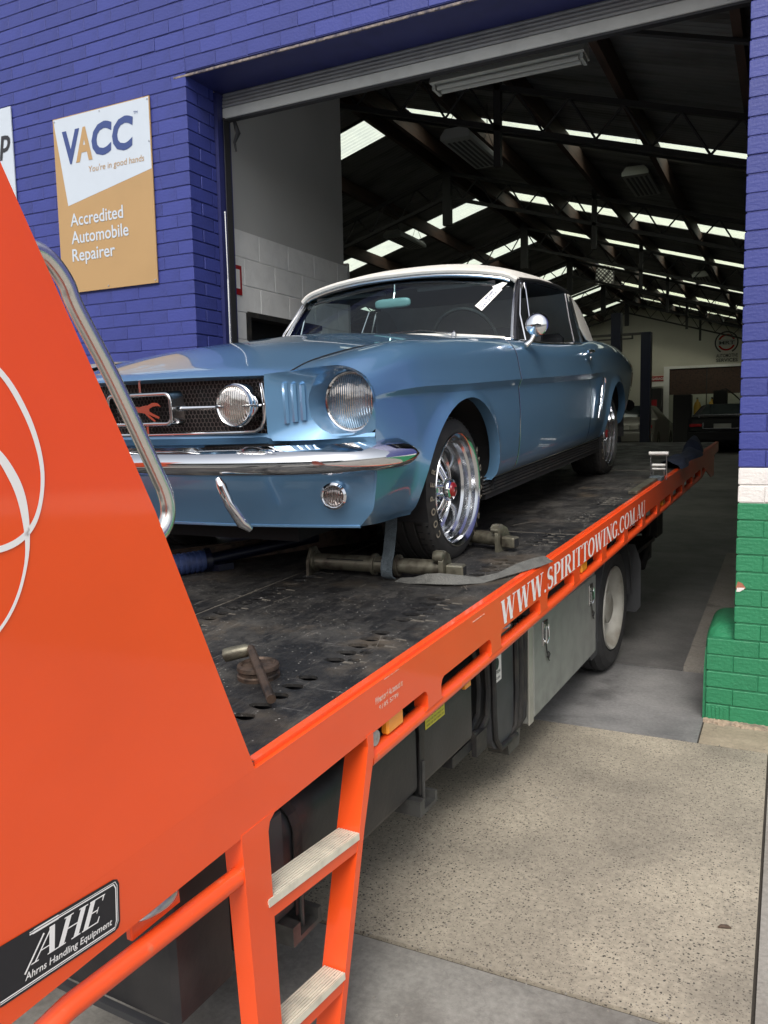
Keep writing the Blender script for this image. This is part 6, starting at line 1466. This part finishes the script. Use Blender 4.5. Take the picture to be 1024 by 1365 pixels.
# ---- wheels
def car_wheel(s_, yc, lettered):
    fr = CF @ Matrix.Translation((s_*.792, yc, WR)) @ Matrix.Diagonal((s_, 1, 1, 1))
    k = .302/.31
    prof = [(.228*k, -.008), (.236*k, .002), (.250*k, .006), (.272*k, .002), (.288*k, -.008), (.299*k, -.018), (.3045*k, -.026), (.308*k, -.034), (.3085*k, -.060), (.3015*k, -.062), (.3015*k, -.070), (.3095*k, -.072), (.310*k, -.108), (.302*k, -.110), (.302*k, -.118), (.310*k, -.120), (.3085*k, -.16), (.302*k, -.162), (.302*k, -.170), (.308*k, -.172), (.3065*k, -.205), (.295*k, -.225), (.26*k, -.24), (.21*k, -.24)]
    b = MB(); b.lathe(prof, fr, 72); ci = CF.inverted()
    for i_, p_ in enumerate(b.v):
        l_ = ci @ p_
        if l_.z < .004: l_.z = .004; b.v[i_] = CF @ l_
    ty = b.build('wheel', M['rubber'], CAR, sm=True, ang=24)
    # tread sipes
    b = MB(); n_ = 56
    for i in range(n_):
        a = 2*PI*i/n_; q = fr @ Matrix.Rotation(a, 4, 'X'); b.box(-.059, -.036, -.0022, .0022, .3075*k, .3093*k, 0, q); b.box(-.204, -.174, -.0022, .0022, .306*k, .309*k, 0, q)
        b.box(-.022, -.012, -.002, .002, .298*k, .3035*k, 0, q @ Matrix.Rotation(.03, 4, 'X'))
    b.build('tread_sipe', M['carblk'], ty)
    # deep chrome rim
    b = MB(); b.lathe([(.228*k, -.012), (.237*k, -.001), (.242*k, .006), (.240*k, .010), (.230*k, .006), (.221*k, -.004), (.219*k, -.022), (.209*k, -.030), (.206*k, -.052), (.196*k, -.062), (.192*k, -.105), (.182*k, -.114), (.178*k, -.145), (.165*k, -.150)], fr, 64); b.build('rim', M['rimchrome'], ty, sm=True, ang=30)
    b = MB(); b.lathe([(.178*k, -.146), (.15*k, -.152), (.10*k, -.13), (.06*k, -.10), (.001, -.10)], fr, 40); b.build('disc', M['grille'], ty, sm=True)
    for i in range(5):
        q = fr @ Matrix.Rotation(2*PI*i/5+(.25 if s_ > 0 else 0), 4, 'X')
        b = MB(); 
        for sg in (-1, 1):
            b.tube([(-.050, sg*.016, .045*k), (-.064, sg*.017, .085*k), (-.092, sg*.030, .130*k), (-.128, sg*.046, .176*k)], [.008, .0075, .007, .007], 8, fr=q)
        b.add([(-.056, -.013, .05*k), (-.056, .013, .05*k), (-.070, .015, .09*k), (-.070, -.015, .09*k)], [(0, 1, 2, 3)], q)
        b.build('spoke', M['chrome'], ty, sm=True, ang=50)
        q2 = fr @ Matrix.Rotation(2*PI*(i+.5)/5+(.25 if s_ > 0 else 0), 4, 'X') @ Matrix.Translation((-.085, 0, .072*k))
        b = MB(); b.lathe([(.001, .030), (.006, .028), (.009, .018), (.010, 0)], q2, 10); b.build('lug_nut', M['chrome'], ty, sm=True)
    b = MB(); b.lathe([(.050*k, -.075), (.050*k, -.035), (.044*k, -.024), (.032*k, -.020)], fr, 28); b.build('hub_ring', M['chrome'], ty, sm=True, ang=40)
    b = MB(); b.lathe([(.034*k, -.022), (.030*k, -.014), (.018*k, -.010), (.001, -.009)], fr, 24); b.build('hub_cap', M['red'], ty, sm=True)
    b = MB(); b.prism([(-.016, .012), (-.006, .004), (-.016, -.006), (-.004, -.002), (.004, -.014), (.006, .0), (.018, .004), (.008, .010)], -.0095, -.0075, 'x', fr=fr); b.build('cap_mark', M['chrome'], ty)
    if lettered:
        b = MB()
        def arctext(s, r, a0, step, h_):
            for i, c in enumerate(s):
                if c == ' ': continue
                a = a0+i*step; vs, fs = text_poly(c, .035); x0 = min(v[0] for v in vs); x1 = max(v[0] for v in vs); w_ = (x1-x0)
                out = []
                for v in vs:
                    u = (v[0]-(x0+x1)/2)*h_*1.25; t = v[1]/.69*h_; rr2 = r+t; ang = a+u/r
                    out.append((.0072-(.0 if rr2 < .26*k else (rr2-.26*k)*.16), s_*rr2*math.sin(ang), rr2*math.cos(ang)))
                b.add(out, fs, fr)
        arctext('COOPER', .256*k, rad(-124), rad(11.5), .028)
        arctext('COBRA', .252*k, rad(-122+9.5*7), rad(9.5), .022) if False else None
        arctext('RADIAL G/T', .256*k, rad(58), rad(9.4), .028)
        b.build('tyre_lettering', M['tyrelet'], ty)
    return ty
w1 = car_wheel(1, YF, True); w2 = car_wheel(1, YR, True); w3 = car_wheel(-1, YF, False); w4 = car_wheel(-1, YR, False)
# side scoop trim
b = MB(CF)
sc_ = [(.852, 2.50, .700), (.856, 2.53, .695), (.858, 2.535, .66), (.857, 2.44, .52), (.856, 2.40, .455), (.853, 2.375, .435), (.852, 2.345, .445), (.856, 2.37, .50), (.858, 2.44, .64), (.855, 2.48, .69)]
for s_ in (1, -1): b.tube([(s_*(x+.013), y-.05, z) for x, y, z in sc_], .004, 6, closed=True)
b.build('scoop_trim', M['chrome'], CAR, sm=True)
b = MB(CF); b.add([(.868, y-.05, z) for x, y, z in sc_], [tuple(range(len(sc_)))]); b.build('scoop_recess', M['cardk'], CAR)
# door handle, lock, mirror
b = MB(CF)
b.tube([(.866, 2.03, .862), (.874, 2.06, .866), (.878, 2.13, .864), (.868, 2.17, .860)], [.008, .009, .009, .006], 8); b.tube([(.856, 2.05, .862), (.872, 2.05, .864)], .009, 8); b.tube([(.852, 2.15, .858), (.870, 2.15, .862)], .009, 8)
b.build('door_handle', M['chrome'], CAR, sm=True)
b = MB(CF); b.lathe([(.001, .006), (.010, .005), (.012, 0)], CF @ Matrix.Translation((.862, 2.11, .825)), 12); b.build('door_lock', M['chrome'], CAR, sm=True)
mdir = (CF.to_3x3() @ Vector((.25, -.95, .12))).normalized(); my_ = mdir.cross(Vector((0, 0, 1))).normalized(); mf = frame(tuple(CF @ Vector((.89, .925, .982))), mdir, my_, mdir.cross(my_))
b = MB(); b.lathe([(.001, .030), (.02, .028), (.04, .020), (.054, .006), (.058, -.004), (.056, -.008), (.001, -.008)], mf, 30); b.tube([], 0) if False else None; mr_ = b.build('door_mirror', M['chrome'], CAR, sm=True, ang=50)
b = MB(CF); b.tube([(.838, .90, .885), (.862, .905, .905), (.885, .925, .955)], [.014, .010, .009], 10); b.build('mirror_stalk', M['chrome'], mr_, sm=True)
# ---- windscreen and soft top
def ws(u, v):
    x = (-.715+1.43*u); k_ = abs(x)/.715
    xb, yb_, zb_ = x, .930+.105*k_**2.2, .972-.048*k_**2
    xt = x*.655/.715; kt = abs(xt)/.655; yt, zt = 1.225+.085*kt**2.2, 1.300-.055*kt**2
    return (xb+(xt-xb)*v, yb_+(yt-yb_)*v-.012*math.sin(PI*v), zb_+(zt-zb_)*v)
b = MB(CF); b.grid(ws, 30, 10); b.build('windscreen', M['glass'], CAR, sm=True, ang=80)
b = MB(CF); b.tube([ws(i/30, 0) for i in range(31)], .009, 8); b.build('windscreen_trim', M['chromed'], CAR, sm=True)
b = MB(CF); b.tube([ws(i/30, 1.02) for i in range(31)], .011, 8); b.build('windscreen_header', M['capd'], CAR, sm=True)
for u in (0, 1):
    s_ = 1 if u else -1
    p = [ws(u, i/6) for i in range(7)]
    b = MB(CF); b.tube([(x+s_*.006, y, z) for x, y, z in p], .009, 8); pa_ = b.build('windscreen_pillar', M['chromed'], CAR, sm=True)
    b = MB(CF); vs = []
    for x, y, z in p: vs += [(x+s_*.012, y+.000, z), (x+s_*.022, y+.012, z), (x+s_*.024, y+.060, z), (x-s_*.01, y+.065, z)]
    b.add(vs, [(4*i+k, 4*i+k+1, 4*i+k+5, 4*i+k+4) for i in range(6) for k in range(3)]); b.build('pillar_cover', M['capd'], pa_, sm=True)
# soft top skin
TY = [1.215, 1.30, 1.45, 1.70, 2.0, 2.25, 2.42, 2.55, 2.66, 2.74]
TZ = [1.338, 1.366, 1.392, 1.412, 1.408, 1.382, 1.335, 1.250, 1.11, .975]
TE = [1.268, 1.280, 1.286, 1.286, 1.288, 1.276, 1.240, 1.170, 1.06, .955]
TX = [.672, .670, .665, .662, .662, .665, .672, .690, .715, .735]
def top(u, v):
    y = TY[0]+(TY[-1]-TY[0])*v
    zc, ze, xe = hermite(TY, TZ, y), hermite(TY, TE, y), hermite(TY, TX, y); a = (2*u-1); aa = abs(a)
    z = zc-(zc-ze)*(aa**2.6); yy = y+(.07*aa**2.2 if v < .25 else .07*aa**2.2*max(0, 1-(v-.25)*3))
    if aa > .93: z -= .5*(aa-.93)**1.0*.6
    wr = .002*math.sin(v*40)*(1 if v > .3 else 0)*(1-aa)
    return (a*xe, yy, z+wr)
b = MB(CF); b.grid(top, 40, 60); b.build('soft_top', M['canvas'], CAR, sm=True, ang=60, thick=.006)
b = MB(CF); b.tube([(lambda p: (p[0], p[1]-.006, p[2]-.008))(top(i/40, 0)) for i in range(41)], .016, 8); b.build('top_header_roll', M['canvas'], CAR, sm=True)
b = MB(CF); b.tube([(lambda p: (p[0], p[1]-.004, p[2]-.030))(top(i/40, 0)) for i in range(1, 40)], .009, 8); b.build('header_seal', M['chromed'], CAR, sm=True)
for s_ in (1, -1):
    # rear quarter flap
    e0 = [top(1 if s_ > 0 else 0, v) for v in (.70, .76, .82, .88, .94, 1.0)]
    e1 = [(s_*.69, 2.24, 1.225), (s_*.705, 2.27, 1.15), (s_*.722, 2.30, 1.09), (s_*.742, 2.33, 1.03), (s_*.757, 2.36, .98), (s_*.768, 2.40, .945)]
    b = MB(CF); b.add(e0+e1, [(i, i+1, 7+i, 6+i) for i in range(5)]); b.build('rear_flap', M['canvas'], CAR, sm=True, ang=60, thick=.005)
    # rail above the side window
    b = MB(CF); b.tube([(s_*.665, 1.34, 1.250), (s_*.665, 1.7, 1.268), (s_*.668, 2.05, 1.268), (s_*.675, 2.28, 1.245)], .012, 8); b.build('side_rail_seal', M['canvasd'], CAR, sm=True)
    # vent window and rear glass frames
    b = MB(CF); b.tube([(s_*.775, 1.10, .915), (s_*.735, 1.14, 1.05), (s_*.690, 1.30, 1.225)], .006, 6); b.tube([(s_*.775, 1.10, .915), (s_*.742, 1.30, .918), (s_*.735, 1.30, 1.0), (s_*.69, 1.36, 1.23)], .006, 6); b.build('vent_window_frame', M['chrome'], CAR, sm=True)
    b = MB(CF); b.tube([(s_*.695, 2.16, 1.225), (s_*.735, 2.10, 1.07), (s_*.775, 2.06, .925)], .007, 6); b.tube([(s_*.695, 2.26, 1.215), (s_*.735, 2.25, 1.07), (s_*.772, 2.26, .925)], .010, 6); b.build('rear_window_frame', M['chromed'], CAR, sm=True)
    b = MB(CF); b.add([(s_*.695, 2.27, 1.205), (s_*.735, 2.26, 1.07), (s_*.772, 2.27, .935), (s_*.765, 2.38, .945), (s_*.72, 2.30, 1.09)], [(0, 1, 2, 3, 4)]); b.build('quarter_glass', M['glass'], CAR)
    b = MB(CF); b.tube([(s_*.78, .98, .912), (s_*.785, 1.5, .905), (s_*.78, 2.2, .915)], .007, 6); b.build('belt_trim', M['chromed'], CAR, sm=True)
    b = MB(CF); b.box(min(s_*.62, s_*.78), max(s_*.62, s_*.78), .98, 2.2, .5, .895); b.build('door_trim', M['seat'], CAR)
# interior
b = MB(CF); b.box(-.66, .66, .96, 1.14, .72, .93, .03); b.build('dashboard', M['dash'], CAR)
b = MB(CF); b.grid(lambda u, v: (-.62+1.24*u, .96+.16*v, .945+.012*math.sin(v*PI)-.02*(2*u-1)**2), 16, 5); b.build('dash_top', M['dash'], CAR, sm=True)
b = MB(CF); cc = (.36, 1.30, .93); b.tube([(cc[0]+.19*math.cos(a), cc[1]+.05*math.sin(a)*-1+.0, cc[2]+.185*math.sin(a)) for a in [2*PI*i/32 for i in range(32)]], .010, 8, closed=True)
for a in (PI*.5+2.1, PI*.5-2.1, PI*1.5): b.tube([cc, (cc[0]+.19*math.cos(a), cc[1]-.05*math.sin(a), cc[2]+.185*math.sin(a))], .008, 6)
b.build('steering_wheel', M['frame'], CAR, sm=True)
for x in (-.33, .33):
    b = MB(CF)
    b.grid(lambda u, v: (x-.24+.48*u, 1.85+.22*v+.03*math.cos(u*PI*2), .50+.50*v+(.02*math.sin(u*PI) if v > .9 else 0)), 10, 8); b.grid(lambda u, v: (x-.24+.48*u, 1.45+.40*v, .50+.03*math.sin(v*PI)), 8, 4); b.build('seat', M['seat'], CAR, sm=True, thick=.06)
b = MB(CF); b.box(-.60, .60, 2.40, 2.50, .5, 1.0, .03); b.build('rear_seat', M['seat'], CAR)
b = MB(CF); b.box(-.64, .64, 1.30, 2.5, 1.255, 1.262); b.build('headlining', M['canvasd'], CAR)
b = MB(CF)
def rvm(u, v):
    a = u*2*PI; r = math.sin(v*PI/2); return (-.03+.112*r**.5*math.copysign(abs(math.cos(a))**.4, math.cos(a)), 1.205-.018*math.cos(v*PI/2), 1.175+.028*r**.5*math.copysign(abs(math.sin(a))**.6, math.sin(a)))
b.grid(rvm, 24, 6); mm = b.build('rear_view_mirror', M['mirrorback'], CAR, sm=True)
b = MB(CF); b.tube([(-.03, 1.215, 1.19), (-.03, 1.235, 1.235), (-.03, 1.24, 1.28)], .007, 8); b.build('mirror_arm', M['chromed'], mm)
for s_ in (1, -1):
    b = MB(CF); b.box(min(s_*.1, s_*.56), max(s_*.1, s_*.56), 1.255, 1.27, 1.225, 1.25, .004); b.tube([(s_*.57, 1.24, 1.215), (s_*.50, 1.23, 1.225), (s_*.44, 1.24, 1.235)], .006, 6); b.build('sun_visor', M['canvasd'], CAR)
# number written on paper strips behind the glass
o = MB(CF)
def wsp(u, v, off): p = Vector(ws(u, v)); return (p.x, p.y-.006+off, p.z+.004)
q = [(.895, .48), (.925, .44), (.985, .86), (.955, .93)]
b = MB(CF)
c0 = [wsp(u, v, 0) for u, v in ((.865, .50), (.893, .42), (.958, .80), (.935, .88))]; b.add(c0, [(0, 1, 2, 3)])
c1 = [wsp(u, v, -.001) for u, v in ((.918, .84), (.940, .74), (.974, .92), (.955, .93))]; b.add(c1, [(0, 1, 2, 3)])
pp = b.build('paper_note', M['paper'], label='handwritten white paper note stuck to the car windscreen at the top corner', cat='note')
b = MB(CF); X_ = (Vector(c0[2])-Vector(c0[1])).normalized(); Y_ = (Vector(c0[0])-Vector(c0[1])); Y_ = (Y_-X_*Y_.dot(X_)).normalized()
for i, s in enumerate(('2/11  89,000', '041 2 773')): text(b, s, tuple(Vector(c0[1])+X_*.02+Y_*(.028-.02*i)), X_, Y_, .13, .012, 0, 0, off=.002)
b.build('handwriting', M['navy'], pp)
# aerial on the far fender, wipers
b = MB(CF); b.lathe([(.001, .02), (.008, .016), (.014, 0)], frame(tuple(CF @ Vector((-.68, .546, .905))), CF.to_3x3() @ Vector((0, 0, 1)), CF.to_3x3() @ Vector((1, 0, 0)), CF.to_3x3() @ Vector((0, 1, 0))), 12); b.tube([(-.68, .546, .905), (-.68, .552, 1.02), (-.68, .572, 1.32)], .0042, 8); b.tube([(-.68, .572, 1.32), (-.68, .590, 1.66)], .0028, 8); b.tube([(-.68, .590, 1.655), (-.68, .590, 1.665)], .005, 8); b.build('aerial', M['stainless'], CAR, sm=True)
b = MB(CF)
for x0_ in (.45, -.15):
    b = MB(CF); b.tube([(x0_, .93, .972), (x0_-.20, .965, .998), (x0_-.38, .955, .995)], .005, 6); b.lathe([(.001, .03), (.012, .02), (.014, 0)], frame(tuple(CF @ Vector((x0_, .93, .955))), CF.to_3x3() @ Vector((0, 0, 1)), CF.to_3x3() @ Vector((1, 0, 0)), CF.to_3x3() @ Vector((0, 1, 0))), 10)
    b.build('wiper', M['chromed'], CAR, sm=True)
